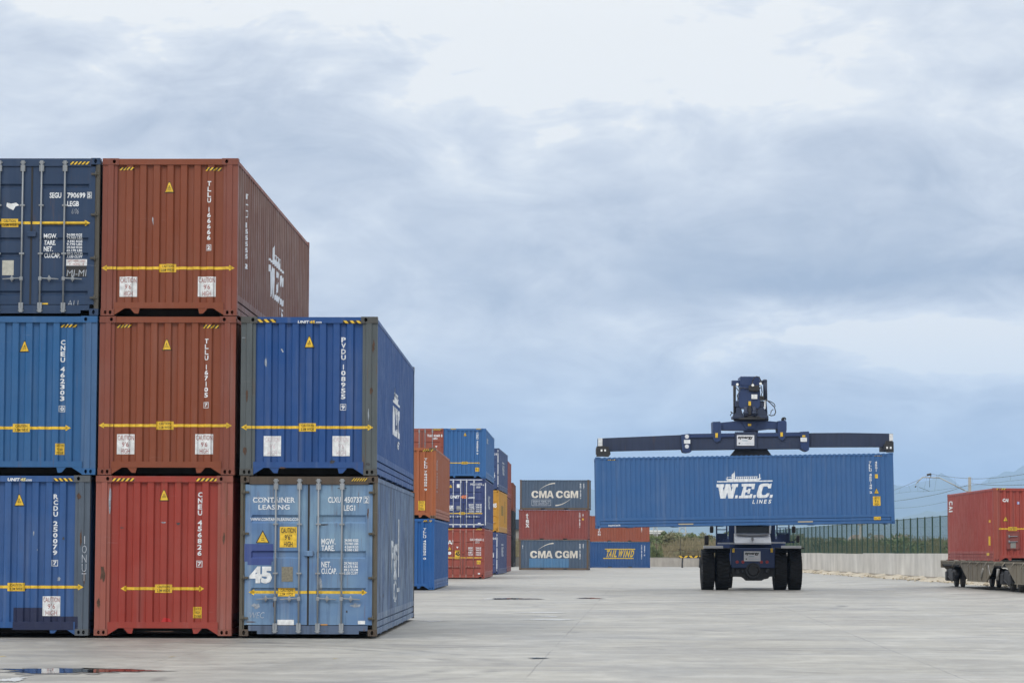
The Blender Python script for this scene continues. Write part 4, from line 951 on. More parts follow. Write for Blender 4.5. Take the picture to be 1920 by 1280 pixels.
# rotator and cross beam (follows the load's slight tilt)
mb=MB(); a=P(1408,784.5,YHd+.5); b=P(1408,788.5,YHd+.5); mb.cyl(b,a,.72,.74,28); mb.cyl(P(1408,781,YHd+.5),a,.6,.6,24); B(mb,'rotator',M_chassisdark)
mb=MB(); pp(mb,[(1351,792),(1380,789),(1442,789),(1459,790.5),(1459,803.5),(1443,803.5),(1418,806.5),(1396,806.5),(1388,806.5),(1351,805.5)],YHd+.15,YHd+.85); pp(mb,[(1390,789.5),(1422,789.5),(1414.5,803),(1399,803)],YHd+.08,YHd+.15); B(mb,'cross_beam',M_navy)
for pts in ([(1336.3,790.5),(1350.5,790),(1352,796),(1352,822),(1350,826),(1345,828.5),(1340,827),(1337.5,822)],[(1459,789),(1472.5,787.5),(1475,791),(1475,805),(1472,820),(1469,825),(1464,824.5),(1460,820),(1458,800)]):
    mb=MB(); pp(mb,pts,YHd-.02,YHd+.98); arm=B(mb,'hanger_arm',M_navy)
for x in (1343.5,1465.5): mb=MB(); pb(mb,x-2.2,811.5 if x<1400 else 810,x+2.4,820 if x<1400 else 818,YHd-.045,YHd-.018); B(mb,'yellow_label',M_yellow)
mb=MB(); pb(mb,1402.5,794,1408.5,798,YHd+.05,YHd+.08); B(mb,'yellow_label',M_yellow)
mb=MB(); mb.tube([P(1466,788,YHd),P(1467,783.5,YHd),P(1472,782.5,YHd),P(1473,787,YHd)],.03); pb(mb,1465.5,783.5,1471,788,YHd,YHd+.2,.02); B(mb,'beacon',M_chassisdark)
# spreader
mb=MB(); pp(mb,[(1292,813),(1388,811.5),(1502,810),(1502,840.5),(1388,841.5),(1292,843)],YHd+.05,YHd+.9); pb(mb,1378,809.5,1419,841,YHd-.02,YHd+.06,.01)
B(mb,'spreader_beam',M_navyarm)
mb=MB(); pp(mb,[(1293,813.5),(1377,812),(1377,818.5),(1293,820)],YHd-.01,YHd+.05); B(mb,'spreader_flange',M_navy); mb=MB(); pp(mb,[(1420,811.5),(1502,810.5),(1502,817),(1420,818)],YHd-.01,YHd+.05); B(mb,'spreader_flange',M_navy)
mb=MB(); pp(mb,[(1277,814.5),(1293.5,812.5),(1294,842.5),(1297,845),(1295,847),(1288,848),(1281,847),(1279,842)],YHd-.04,YHd+.95); B(mb,'beam_collar',M_navy)
mb=MB(); pp(mb,[(1501,809),(1513,808.5),(1517,808.5),(1517,843),(1514,845.5),(1510,844.5),(1501,839.5)],YHd-.04,YHd+.95); B(mb,'beam_collar',M_navy)
for y in (818,836.5): p=P(1288,y,YHd-.06); mb=MB(); mb.cyl(p,p+Vector((0,.03,0)),.085,n=18); B(mb,'reflector',M_grey)
mb=MB(); pb(mb,1282.5,824,1294.3,831.2,YHd-.07,YHd-.04); B(mb,'white_label',M_white)
mb=MB(); pb(mb,1501,820,1513,827.7,YHd-.07,YHd-.04); B(mb,'white_label',M_white)
mb=MB(); pb(mb,1504.5,815.5,1510,819,YHd-.07,YHd-.04); B(mb,'yellow_label',M_yellow)
mb=MB(); pp(mb,[(1121,821.5),(1278,815),(1278,842),(1150,845),(1140,845.5),(1121,838)],YHd+.12,YHd+.8); B(mb,'telescopic_arm',M_navyarm)
mb=MB(); pp(mb,[(1517,811.5),(1586,811),(1674,812.5),(1674,830),(1664,837),(1517,837.5)],YHd+.12,YHd+.8); B(mb,'telescopic_arm',M_navyarm)
for x0,x1,y0,y1 in ((1121.5,1129.5,821,835.8),(1667.5,1674.5,813,826)):
    mb=MB(); pb(mb,x0,y0,x1,y1,YHd+.08,YHd+.12); B(mb,'end_plate',M_white)
for s_,pts in ((-1,[(1118.5,836.5),(1134,835),(1144,846),(1145,851),(1141,856),(1130,855.3),(1118.5,855.5)]),(1,[(1675.5,828),(1662,826),(1659,834),(1659,843),(1664,847.5),(1675.8,847.3)])):
    mb=MB(); pp(mb,pts,YHd-.72,YHd-.5); pp(mb,pts,YHd+1.35,YHd+1.55); 
    x=1131.5 if s_<0 else 1667; y=843 if s_<0 else 838
    pb(mb,min(p_[0] for p_ in pts)+1,y-6,max(p_[0] for p_ in pts)-3,y+6,YHd-.5,YHd+1.35); hd=B(mb,'twistlock_head',M_chassisdark)
    for dx,dy in ((-4.5,3),(4,3)):
        t=MB(); pb(t,x+dx*.8-1.6,y+dy-4,x+dx*.8+1.6,y+dy,YHd-.76,YHd-.72); t.bm.transform(RS.inverted()); mesh_obj('white_mark',t.mesh(),M_white,hd)
sign(1381.7,815.5,1414.3,835,YHd-.06)
mb=MB(); pp(mb,[(1380,841.6),(1438,841.2),(1449,856),(1368,856)],YHd+.35,YHd+.9); B(mb,'side_shift_frame',M_chassisdark)

# ---------------------------------------------------------------- ground and setting
def ground_material():
    m,t,b=mat('yard_concrete'); L=t.links
    g=N(t,'ShaderNodeNewGeometry'); pos=g.outputs['Position']
    def noise(sc,detail=5,r=.6,dist=0,off=0):
        mp=N(t,'ShaderNodeMapping'); mp.inputs['Scale'].default_value=(sc[0],sc[1],1); mp.inputs['Location'].default_value=(off,off,0); L.new(pos,mp.inputs[0])
        n=N(t,'ShaderNodeTexNoise',inp={'Scale':1,'Detail':detail,'Roughness':r,'Distortion':dist}); L.new(mp.outputs[0],n.inputs['Vector']); return n.outputs['Fac']
    def rng(v,a,b_,lo,hi):
        r=N(t,'ShaderNodeMapRange',inp={1:a,2:b_,3:lo,4:hi}); L.new(v,r.inputs[0]); return r.outputs[0]
    def mix(f,A,B_):
        n=N(t,'ShaderNodeMix',data_type='RGBA')
        for s_,v in ((0,f),(6,A),(7,B_)):
            if isinstance(v,tuple): n.inputs[s_].default_value=(*v,1)
            elif isinstance(v,(int,float)): n.inputs[s_].default_value=v
            else: L.new(v,n.inputs[s_])
        return n.outputs[2]
    big=noise((.07,.05),5,.55,.5); mid=noise((.35,.16),7,.68,.8); fine=noise((2.2,.9),6,.7,.3); tyre=noise((.05,.55),6,.62,1.2,13); grit=noise((30,12),3,.7)
    c_=mix(rng(big,.32,.68,0,1),(.24,.225,.195),(.352,.333,.290))
    c_=mix(rng(mid,.42,.66,0,.7),c_,(.175,.168,.158)); c_=mix(rng(fine,.45,.75,0,.5),c_,(.44,.425,.385))
    c_=mix(rng(tyre,.54,.68,0,.6),c_,(.14,.138,.138)); c_=mix(rng(noise((.12,.9),5,.6,.6,31),.6,.72,0,.55),c_,(.50,.495,.48)); c_=mix(rng(grit,.3,.75,0,.3),c_,(.20,.195,.185))
    st1=noise((.45,.55),9,.74,1.1,101); st2=noise((.16,.30),8,.7,.8,143)
    c_=mix(rng(st1,.47,.66,0,.5),c_,(.165,.158,.148)); c_=mix(rng(st1,.50,.34,0,.45),c_,(.43,.415,.375))
    c_=mix(rng(st2,.52,.64,0,.45),c_,(.19,.178,.165)); c_=mix(rng(st2,.46,.34,0,.4),c_,(.45,.435,.39))
    spk=N(t,'ShaderNodeTexVoronoi',inp={'Scale':.35}); L.new(pos,spk.inputs['Vector']); c_=mix(rng(spk.outputs['Distance'],.035,.02,0,.8),c_,(.06,.055,.05))
    sx=N(t,'ShaderNodeSeparateXYZ'); L.new(pos,sx.inputs[0]); X,Y_=sx.outputs[0],sx.outputs[1]
    msk=rng(noise((.35,.35),5,.7,.5,77),.44,.62,0,1); tm=None
    for ax,ay,rad in ((-12,38,11.2),(-12,38,11.9),(23,33,15.5),(23,33,16.3),(5,64,19),(5,64,19.8),(-16,84,26),(24,92,21),(24,92,21.7),(2,118,24),(14,128,17)):
        dx=math_(t,'SUBTRACT',X,ax); dy=math_(t,'SUBTRACT',Y_,ay); d_=math_(t,'SUBTRACT',math_(t,'SQRT',math_(t,'ADD',math_(t,'MULTIPLY',dx,dx),math_(t,'MULTIPLY',dy,dy))),rad)
        v=rng(math_(t,'ABSOLUTE',d_),.05,.24,1,0); tm=v if tm is None else math_(t,'MAXIMUM',tm,v)
    c_=mix(math_(t,'MULTIPLY',math_(t,'MULTIPLY',tm,msk),.75),c_,(.10,.098,.095))
    oil=rng(noise((.55,.45),3,.5,.6,51),.67,.74,0,.6); c_=mix(oil,c_,(.09,.086,.08))
    wob=math_(t,'MULTIPLY',math_(t,'SUBTRACT',noise((.9,.9),4),.5),.10)
    def line(v,w_): return rng(math_(t,'ABSOLUTE',v),w_*.5,w_,1,0)
    lx=math_(t,'SUBTRACT',math_(t,'ADD',X,wob),math_(t,'MULTIPLY',Y_,.049))
    jl=math_(t,'SUBTRACT',math_(t,'MODULO',math_(t,'ADD',lx,1.5+550+2.75),5.5),2.75)
    ly=math_(t,'SUBTRACT',math_(t,'ADD',Y_,math_(t,'MULTIPLY',wob,2.5)),math_(t,'MULTIPLY',X,.0))
    jy=math_(t,'SUBTRACT',math_(t,'MODULO',math_(t,'ADD',ly,320-.4),8.2),4.1)
    j=math_(t,'MAXIMUM',math_(t,'MULTIPLY',line(jl,.016),rng(noise((.4,.25),3,.5,0,5),.35,.6,.05,.6)),math_(t,'MULTIPLY',line(jy,.045),rng(noise((.25,.3),3,.5,0,9),.45,.6,0,.8)))
    c_=mix(j,c_,(.10,.095,.09))
    L.new(c_,b.inputs['Base Color'])
    L.new(rng(mid,.3,.72,.62,.42),b.inputs['Roughness'])
    bp=N(t,'ShaderNodeBump',inp={'Strength':.25,'Distance':.006}); L.new(math_(t,'SUBTRACT',math_(t,'ADD',fine,grit),math_(t,'MULTIPLY',j,2)),bp.inputs['Height']); L.new(bp.outputs[0],b.inputs['Normal'])
    return m
MBX=MB(); MBX.face([(-60000,-2000,-.35),(60000,-2000,-.35),(60000,70000,-.35),(-60000,70000,-.35)])
ld=MBX.build('ground',simple('dry_land',(.14,.125,.075),.9,var=.35,scale=.02)); tag(ld,'dry land beyond the yard reaching to the hills',None,None,'structure')
YB=297; XW0=22.69
mb=MB(); mb.box(-90,60,-30,YB+.3,-.3,0); yd=mb.build('container_yard_pavement',ground_material()); tag(yd,'pale worn concrete paving of the container yard',None,None,'structure')
mb=MB(); mb.prism([(15.2,.002),(17.6,.10),(XW0,.10),(XW0,-.2),(15.2,-.2)],'y',-30,250); mb.bm.faces.ensure_lookup_table()
o=mb.build('track_slab',yd.material_slots[0].material); tag(o,'slightly raised concrete slab carrying the rails along the wall',None,None,'structure')
def puddle(cx,cy,px0,px1,label,seed):
    rnd=random.Random(seed); c_=[PZ(x,y) for x,y in ((px0,cy),(px1,cy))]; x0,x1=c_[0].x,c_[1].x; yc=c_[0].y; n=90; pts=[]
    dy=cx
    for i in range(n):
        a=2*math.pi*i/n; r=1+.22*math.sin(3*a+seed)+.12*math.sin(7*a+seed*2)+.08*math.sin(17*a+seed)+rnd.uniform(-.08,.08)
        pts.append(((x0+x1)/2+(x1-x0)/2*math.cos(a)*r,yc+dy*math.sin(a)*r,.004))
    cx_=sum(p[0] for p in pts)/n
    if M_water.name.startswith('rain'):
        rm_=MB(); rm_.face([(cx_+(p[0]-cx_)*1.10+rnd.uniform(-.08,.08),yc+(p[1]-yc)*(1.5+rnd.uniform(-.2,.25)),.004) for p in pts]); o2=rm_.build('wet_rim',M_rim); tag(o2,'darker damp concrete round a puddle',None,None,'structure')
    pts=[(a_,b_,.008) for a_,b_,_ in pts]
    m=MB(); m.face(pts); o=m.build('puddle',M_water); tag(o,label,None,None,'structure')
M_rim=simple('damp_rim',(.15,.145,.135),.45,var=.25,scale=3)
M_water=simple('rain_water',(.05,.05,.048),.03,spec=.8)
puddle(.65,1257,10,262,'long dark puddle reflecting the red container near the left edge',1)
puddle(1.1,1122,920,1006,'narrow puddle at mid distance right of the stacks',2)
puddle(.8,1121,1085,1125,'small puddle at mid distance in the middle of the yard',3)
M_sheen=simple('painted_sky_sheen',(.50,.50,.49),.35,spec=.6,var=.15,scale=4)  # pale colour paints in the bright sky reflection of the damp streaks
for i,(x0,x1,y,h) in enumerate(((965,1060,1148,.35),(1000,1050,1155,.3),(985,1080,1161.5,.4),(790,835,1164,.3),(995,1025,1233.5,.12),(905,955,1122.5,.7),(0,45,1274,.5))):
    m_old=M_water; M_water=M_sheen if i!=4 else M_water
    puddle(h,y,x0,x1,('thin damp streak of painted sky sheen','second damp streak of painted sky sheen','third damp streak of painted sky sheen','damp patch of painted sky sheen beside the pale blue container','small dark crack puddle in the foreground','film of painted sky sheen beside the narrow puddle','damp patch of painted sky sheen at the lower left corner')[i]+' on the concrete',10+i); M_water=m_old
for px,py,wd in ((322,1230.5,16),(3,1230,6),(628,1234,12)):
    a=PZ(px-wd/2,py+1); b=PZ(px+wd/2,py-1); m=MB(); m.face([(a.x,a.y,.004),(b.x-.03,a.y+.1,.004),(b.x,b.y,.004),(a.x+.04,b.y-.1,.004)]); o=m.build('painted_mark',simple('worn_yellow',(.42,.33,.15),.7,var=.3,scale=8)); tag(o,'faded yellow paint dash on the concrete',None,None,'structure')

# back wall of the yard
def conc(c_,st):
    m,t,b=mat('cast_concrete'); L=t.links; g=N(t,'ShaderNodeNewGeometry')
    def noise(sc,d,r): 
        mp=N(t,'ShaderNodeMapping'); mp.inputs['Scale'].default_value=sc; L.new(g.outputs['Position'],mp.inputs[0]); n=N(t,'ShaderNodeTexNoise',inp={'Scale':1,'Detail':d,'Roughness':r}); L.new(mp.outputs[0],n.inputs['Vector']); return n.outputs['Fac']
    a=noise((1.4,.75,.25),6,.65); d_=noise((.4,.25,.6),4,.6)
    r1=N(t,'ShaderNodeMapRange',inp={1:.35,2:.75,3:1.08,4:1-st}); L.new(a,r1.inputs[0]); r2=N(t,'ShaderNodeMapRange',inp={1:.3,2:.7,3:.88,4:1.08}); L.new(d_,r2.inputs[0])
    s=N(t,'ShaderNodeVectorMath',operation='SCALE'); s.inputs[0].default_value=c_; L.new(math_(t,'MULTIPLY',r1.outputs[0],r2.outputs[0]),s.inputs['Scale']); L.new(s.outputs[0],b.inputs['Base Color']); b.inputs['Roughness'].default_value=.85
    return m
mb=MB(); mb.box(-60,23.2,YB+.31,YB+.55,-.3,.94); 
for k in range(-10,5): mb.box(k*5-.02,k*5+.22,YB+.285,YB+.309,0,.93)
mb.box(-60,23.2,YB+.29,YB+.58,.941,1.0); o=mb.build('block_wall',conc((.40,.37,.33),.35)); tag(o,'low grey brown wall closing the far end of the yard','wall')
XW=22.7
r=root('retaining_wall',Matrix.Translation((XW,120,0)),'pale concrete retaining wall along the right side of the yard, below the green fence','wall')
rnd=random.Random(5)
mb=MB(); y=104.
while y<YB:
    mb.box(XW,XW+.35,y,min(y+11.97,YB+.3),-.3,1.53+rnd.uniform(-.02,.02),0); y+=12
mb.build('wall_panels',conc((.56,.54,.50),.32),r,world=True)
mb=MB(); mb.box(XW-.006,XW+.02,104,YB,.0,.30); 
mb.build('stained_foot',conc((.34,.30,.25),.4),r,world=True)
# rubble along its foot
mb=MB(); rnd=random.Random(11)
for i in range(2600):
    y=rnd.uniform(105,292); x=XW-abs(rnd.gauss(0,.55))-.05; s_=rnd.uniform(.02,.09)*(1 if rnd.random()<.93 else 1.8)
    q=Matrix.Translation((x,y,.1+s_*.3))@Matrix.Rotation(rnd.uniform(0,6),4,(rnd.random(),rnd.random(),1))@Matrix.Diagonal((s_,s_*rnd.uniform(.6,1.4),s_*.7,1))
    bmesh.ops.create_icosphere(mb.bm,subdivisions=1,radius=.8,matrix=q)
o=mb.build('rubble',simple('pale_rubble',(.42,.36,.27),.9,var=.35,scale=4)); tag(o,'strip of pale rubble at the foot of the retaining wall',None,None,'stuff')
mb=MB(); n=120; 
for i in range(n):
    y0=105+i*1.56; y1=y0+1.56; f=lambda y:.9+.45*math.sin(y*.41)+.25*math.sin(y*1.3); g_=lambda y:.26+.06*math.sin(y*.8)+.04*math.sin(y*2.1)
    mb.face([(XW-f(y0),y0,.103),(XW-f(y1),y1,.103),(XW-.01,y1,g_(y1)),(XW-.01,y0,g_(y0))])
o=mb.build('sand_drift',simple('pale_sand',(.42,.37,.29),.9,var=.3,scale=1.3)); tag(o,'low drift of sand and grit along the retaining wall',None,None,'structure')
# green mesh fence on the wall
M_green=simple('dark_green_coating',(.012,.045,.032),.5); M_greenw=simple('green_wire',(.035,.085,.07),.5)
r=root('mesh_fence',Matrix.Translation((XW+.17,142.5,1.5)),'tall dark green mesh fence with many posts on top of the retaining wall','fence')
pm=MB().box(-.035,.035,-.04,.04,0,2.06,.0).mesh('post')
wm=MB(); bay=2.7
k=0
y=.07
while y<bay-.05:
    for a,b in (((-.0028,0),(.0028,0)),): 
        wm.face([(-.0024,y,.03),(.0024,y+.001,.03),(.0024,y+.001,2.0),(-.0024,y,2.0)]); wm.face([(0,y-.002,.03),(0,y+.002,.03),(0,y+.002,2.0),(0,y-.002,2.0)])
    y+=.07
for z in (.05,.5,1.0,1.5,2.0): wm.box(-.007,-.002,.04,bay-.04,z-.004,z+.004)
wm.box(-.012,.012,.04,bay-.04,1.99,2.03)
wmesh=wm.mesh('mesh_panel')
for k in range(58):
    yy=-14*2.7+k*bay
    p_=mesh_obj('post',pm,M_green,r); p_.location=(0,yy,0)
    if k<57: p_=mesh_obj('mesh_panel',wmesh,M_greenw,r); p_.location=(0,yy,0)
# wire fence at the far end
r=root('wire_fence',Matrix.Translation((10,YB+6,0)),'thin wire fence with dark posts in front of the dry scrub','fence'); mb=MB()
M_postd=simple('weathered_post',(.06,.055,.04),.8)
for k in range(-8,8):
    m=MB(); m.box(16.1+k*2.7-.035-10,16.1+k*2.7+.035-10,-.03,.03,-.3,3.1); m.build('post',M_postd,r)
for z in (1.0,1.7,2.4,3.0): mb.cyl((-18,0,z),(25,0,z),.008,n=4)
mb.build('wires',M_postd,r)

# striped barrier
YBr=282
p0=P(1273.5,1045.5,YBr); p1=P(1321,1040.8,YBr)
r=root('striped_barrier',Matrix.Translation((p0.x,YBr,0)),'black and yellow striped barrier board on dark legs near the far wall','barrier')
mb=MB(); mb.box(p0.x,p1.x,YBr,YBr+.06,p0.z,p1.z); mb.build('board',M_black,r,world=True)
mb=MB(); n=5; ww=(p1.x-p0.x)/n
for i in range(n):
    c_=p0.x+ww*(i+.3); k=.10*(1 if i%2 else -1)
    mb.prism([(c_-.12-k,p0.z+.02),(c_+.14-k,p0.z+.02),(c_+.14+k,p1.z-.02),(c_-.12+k,p1.z-.02)],'y',YBr-.012,YBr-.002)
mb.build('stripes',M_yellow,r,world=True)
for x in (1280,1312.5):
    a=P(x,1043,YBr); mb=MB(); mb.cyl((a.x,YBr+.1,p0.z),(a.x-.06,YBr+.1,0),.085,.07,8); mb.cyl((a.x-.02,YBr+.1,.5),(a.x-.02,YBr-.5,0),.035,n=6); mb.build('leg',M_chassisdark,r,world=True)

# ---------------------------------------------------------------- rail wagon on its track
Mr=Matrix.Translation((19.07+1.22,107.7,0))@Matrix.Rotation(-.0113,4,'Z')
YRc=0
r=root('flat_wagon',Mr,'dirty grey brown container wagon with deep trapezoid side sills, carrying the red container','railway wagon')
M_wag=paint((.17,.145,.105),.6,.4,.1,.5,rust=(.12,.075,.05)); M_wheel=simple('wheel_steel',(.05,.043,.037),.6,var=.25,scale=8)
hw=1.30
def sill(y0,y1,bel0,bel1,name='side_sill'):
    for s_ in (-1,1):
        mb=MB(); x0=s_*hw; x1=s_*(hw-.05)
        mb.prism([(y0,1.22),(y1,1.22),(y1,1.09),(bel1+2.1,1.09),(bel1,.43),(bel0,.43),(bel0-1.8,1.09),(y0,1.09)],'x',x0,x1)
        mb.box(s_*(hw+.04),s_*(hw-.12),y0,y1,1.18,1.245); mb.box(s_*(hw+.03),s_*(hw-.1),bel0-.1,bel1+.1,.41,.45)
        y=bel0
        while y<bel1: mb.box(s_*(hw+.02),s_*hw,y,y+.05,.45,1.18); y+=1.15
        mb.build(name,M_wag,r)
sill(-2.4,13.6,1.3,6.1); sill(-18,-3.1,-12.5,-5.4)
mb=MB(); mb.box(-hw+.06,hw-.06,-2.3,13.5,1.02,1.17); mb.box(-hw+.06,hw-.06,-17.9,-3.2,1.02,1.17); mb.box(-.3,.3,-3.3,-2.2,.85,1.15); mb.build('deck_frame',M_chassisdark,r)
mb=MB(); mb.box(-hw-.02,hw+.02,13.55,13.75,.93,1.26,.02); mb.build('end_beam',M_wag,r)
for s_ in (-1,1):
    mb=MB(); mb.cyl((s_*.875,13.75,1.06),(s_*.875,14.2,1.06),.11,n=12); mb.cyl((s_*.875,14.2,1.06),(s_*.875,14.26,1.06),.24,n=16); mb.build('buffer',M_wheel,r)
for k in range(9):     # little brackets and lever rods on the sill
    y=-7.5+k*2.1; mb=MB(); mb.cyl((-hw-.06,y,1.20),(-hw-.10,y+.45,1.02),.022,n=6); mb.build('twistlock_lever',simple('pale_lever',(.3,.27,.22),.6) if k==0 else bpy.data.materials['pale_lever'],r)
def bogie(yc):
    mb=MB()
    for s_ in (-1,1):
        mb.prism([(yc-1.35,.62),(yc-1.0,.72),(yc-.4,.5),(yc+.4,.5),(yc+1.0,.72),(yc+1.35,.62),(yc+1.2,.86),(yc-1.2,.86)],'x',s_*1.0,s_*1.17)
        for d_ in (-.9,.9):
            mb.box(s_*.98,s_*1.26,yc+d_-.22,yc+d_+.22,.36,.78,.04)
            for e_ in (-.28,.28): mb.cyl((s_*1.1,yc+d_+e_,.55),(s_*1.1,yc+d_+e_,.86),.085,n=10)
        mb.cyl((s_*1.2,yc-.55,.35),(s_*1.2,yc+.5,.55),.03,n=6)
    mb.box(-1.05,1.05,yc-.2,yc+.2,.5,.95); mb.box(-1.2,1.2,yc-.5,yc+.5,.45,.9,.03); bg=mb.build('bogie',M_chassisdark,r)
    for d_ in (-.9,.9):
        for s_ in (-1,1):
            w_=MB(); w_.lathe([(-.0675*s_,.10),(-.0675*s_,.46),(-.04*s_,.485),(-.035*s_,.462),(.0675*s_,.455),(.0675*s_,.10)],(s_*.785,yc+d_,.11+.455),'x',28); w_.build('wheel',M_wheel,bg)
        a_=MB(); a_.cyl((-.72,yc+d_,.565),(.72,yc+d_,.565),.08,n=10); a_.build('axle',M_wheel,bg)
bogie(11.7); bogie(-2.75); bogie(-16)
mb=MB(); mb.cyl((-hw-.03,-1.7,.95),(-hw-.03,-1.5,.55),.06,n=8); mb.cyl((-hw-.02,2.0,.95),(-hw-.02,2.4,.6),.05,n=8); mb.tube([(-hw-.02,-.6,1.1),(-hw-.06,-.3,.8),(-hw-.06,.0,.7),(-hw-.02,.5,.9),(-hw-.02,.7,1.1)],.025); mb.build('brake_gear',simple('pale_valve',(.28,.27,.25),.6),r)
mb=MB()
for s_ in (-1,1): mb.box(s_*.785-.036,s_*.785+.036,-60,14.4,.0,.11); mb.box(s_*.785-.07,s_*.785+.07,-60,14.4,-.02,.02)
o=mb.build('railway_track',M_wheel,None); o.location=Mr.to_translation(); o.rotation_euler=Mr.to_euler(); tag(o,'steel rails set in the yard concrete under the wagon',None,None,'structure')
# red container on the wagon
Mc=Mr@Matrix.Translation((0,0,1.25))
c=container('shipping_container',Mc,'red container riding on the railway wagon at the right edge',W=2.44,L=12.192,front='corr',rear='corr',body=paint((.33,.055,.040),.42,.2,.15,.35,pale=(.36,.13,.10)),frame=paint((.30,.07,.05),.5,.3,.1,.35),style='deep',pitch=.25,depth=.02,group='containers being moved')
S=c['left']
D=Decal(S)
u,z=S['U'](1782,950)
for i,ch in enumerate('CAI'):
    vs_,ps_=text_mesh(ch,.05); 
    # letters run downwards, turned a quarter
    V=[D.bm.verts.new((u+.6-1.2*y,0,z+.26-i*.21-(.06 if ch=='I' else .18)*x)) for x,y in vs_]
    for p_ in ps_:
        try: D.bm.faces.new([V[j] for j in p_])
        except ValueError: pass
D.build('company_logo',M_white,c['r'],.006)
for q in ((1853.2,1005,1856,1022),(1853.5,974.5,1856.5,979),(1850,1036,1855,1041)):
    a=prect(S,*q); Decal(S).rect(min(a[0],a[2]),a[1],max(a[0],a[2]),a[3]).build('yellow_sticker',M_yellow,c['r'],.006)
S=c['front']; D=Decal(S); ptext(D,S,'CAI',1880,934,1891,940.5,.06); D.build('company_logo',M_white,c['r'],.006)
triangle(c,S,1885.5,972.5,.21,.18); arrow(c,S,1872,1960,991,1899,sc=1.1); stripes(c,S,1868,914.5,1886,917.5,1,4)
cautionbox(c,S,1907,940,1912,945,[('1',.3)],simple('blue_sticker',(.25,.3,.6),.5),M_white,0,'blue_sticker')
a=prect(S,1887,996,1911.5,1029)
mb=MB(); y_=-.0
for b_ in ((a[0],a[0]+.03,a[1],a[3]),(a[2]-.03,a[2],a[1],a[3]),(a[0],a[2],a[3]-.03,a[3]),(a[0],a[2],a[1],a[1]+.03)): mb.box(b_[0],b_[1],-.012,.024,b_[2],b_[3])
mb.box(a[0]+.03,a[2]-.03,.004,.02,a[1]+.03,a[3]-.03); mb.build('hatch_frame',paint((.24,.07,.06),.5,.2,.1,.3),c['r'])
mb=MB(); 
for zz in (.72,.42): z_=a[1]+(a[3]-a[1])*zz; mb.cyl((a[0]+.08,-.03,z_),(a[2]-.08,-.03,z_+.01),.016,n=6); mb.cyl((a[0]+.1,-.03,z_-.06),(a[0]+.1,-.03,z_+.06),.02,n=6)
mb.build('hatch_handle',M_rod,c['r'])
q=prect(S,1894.5,1015,1904.5,1027); D=Decal(dict(map=lambda u,z,off:Vector((u,.002-off,z)),bu=[],bz=[])); D.rect(*q); D.build('data_plate',simple('grey_plate',(.25,.24,.22),.5,var=.2,scale=20),c['r'],.004)

# ---------------------------------------------------------------- overhead line beyond the fence
M_galv=simple('galvanised_steel',(.36,.36,.34),.55); M_mast=simple('pale_mast',(.42,.40,.36),.8,var=.1); M_wire=simple('dark_wire',(.07,.075,.08),.5)
YM=176
r=root('overhead_line_mast',Matrix.Translation((P(1818,900,YM).x,YM,0)),'pale railway mast with a cranked arm rising behind the red container','mast')
a=P(1818,894,YM); mb=MB(); mb.box(a.x-.08,a.x+.08,YM-.1,YM+.1,-.3,a.z,.01); mb.build('mast_pole',M_mast,r,world=True)
mb=MB(); mb.tube([P(1817,922,YM),P(1809,919,YM),P(1762,895.3,YM),P(1730,894.3,YM),P(1719,904.5,YM)],.035,8); mb.tube([P(1719,904.5,YM),P(1717,908,YM)],.02); mb.build('bracket_arm',M_galv,r,world=True)
mb=MB(); mb.tube([P(1738,890,YM),P(1746,888.3,YM)],.07,8); mb.tube([P(1745.5,888,YM),P(1745,895,YM)],.025); mb.tube([P(1723,913,YM),P(1743,920.5,YM)],.014); mb.tube([P(1716,911,YM),P(1717.5,912.5,YM)],.06,8); mb.tube([P(1743,893,YM),P(1743,913,YM)],.014); mb.build('insulator',M_wheel,r,world=True)
def sagwire(name,label,pts,rad,cat='cable',group='overhead line cables'):
    # pts: (px,py,Y) support points; smooth quadratic through them
    P3=[P(*q) for q in pts]; m=MB(); out=[]
    for i in range(len(P3)-1):
        p0=P3[max(i-1,0)]; p1=P3[i]; p2=P3[i+1]; p3=P3[min(i+2,len(P3)-1)]
        for k in range(8):
            t=k/8; out.append(.5*((2*p1)+(-p0+p2)*t+(2*p0-5*p1+4*p2-p3)*t*t+(-p0+3*p1-3*p2+p3)*t**3))
    out.append(P3[-1]); m.tube(out,rad,4); o=m.build(name,M_wire); tag(o,label,cat,group); return out
w1=sagwire('overhead_cable','upper cable dropping left from the mast arm behind the blue load',[(1745,888,YM),(1725,898,190),(1700,909,206),(1680,917,225),(1650,926,250)],.012)
w2=sagwire('overhead_cable','upper cable sagging right from the mast arm above the red container',[(1745,888,YM),(1785,894,166),(1830,897,156),(1875,894.5,146),(1925,888,138)],.011)
sagwire('overhead_cable','lower heavy cable rising left to right behind the red container',[(1640,940,236),(1680,938.5,220),(1725,932,205),(1770,923,190),(1814,909,YM)],.014)
sagwire('overhead_cable','cable from the mast sagging low over the red container',[(1822,906,YM),(1850,908.5,168),(1880,909.5,160),(1925,908,150)],.013)
sagwire('overhead_cable','faint lowest cable just above the green fence',[(1650,956,240),(1680,952.5,225),(1725,949,205),(1775,940,185)],.008)
cw=sagwire('contact_wire','thin contact wire hanging under the upper cables',[(1640,931,255),(1700,922,206),(1743,920.5,YM),(1790,914,165),(1850,906,150),(1925,898,138)],.006)
for src in (w1,w2):
    for k,p_ in enumerate(src[3::6]):
        q_=min(cw,key=lambda v:abs(v.y-p_.y)); m=MB(); m.cyl(p_,(q_.x,p_.y,q_.z),.004,n=4)
        tag(m.build('dropper_wire',M_wire),'short vertical dropper between the two thin line wires','wire','droppers of the overhead line')

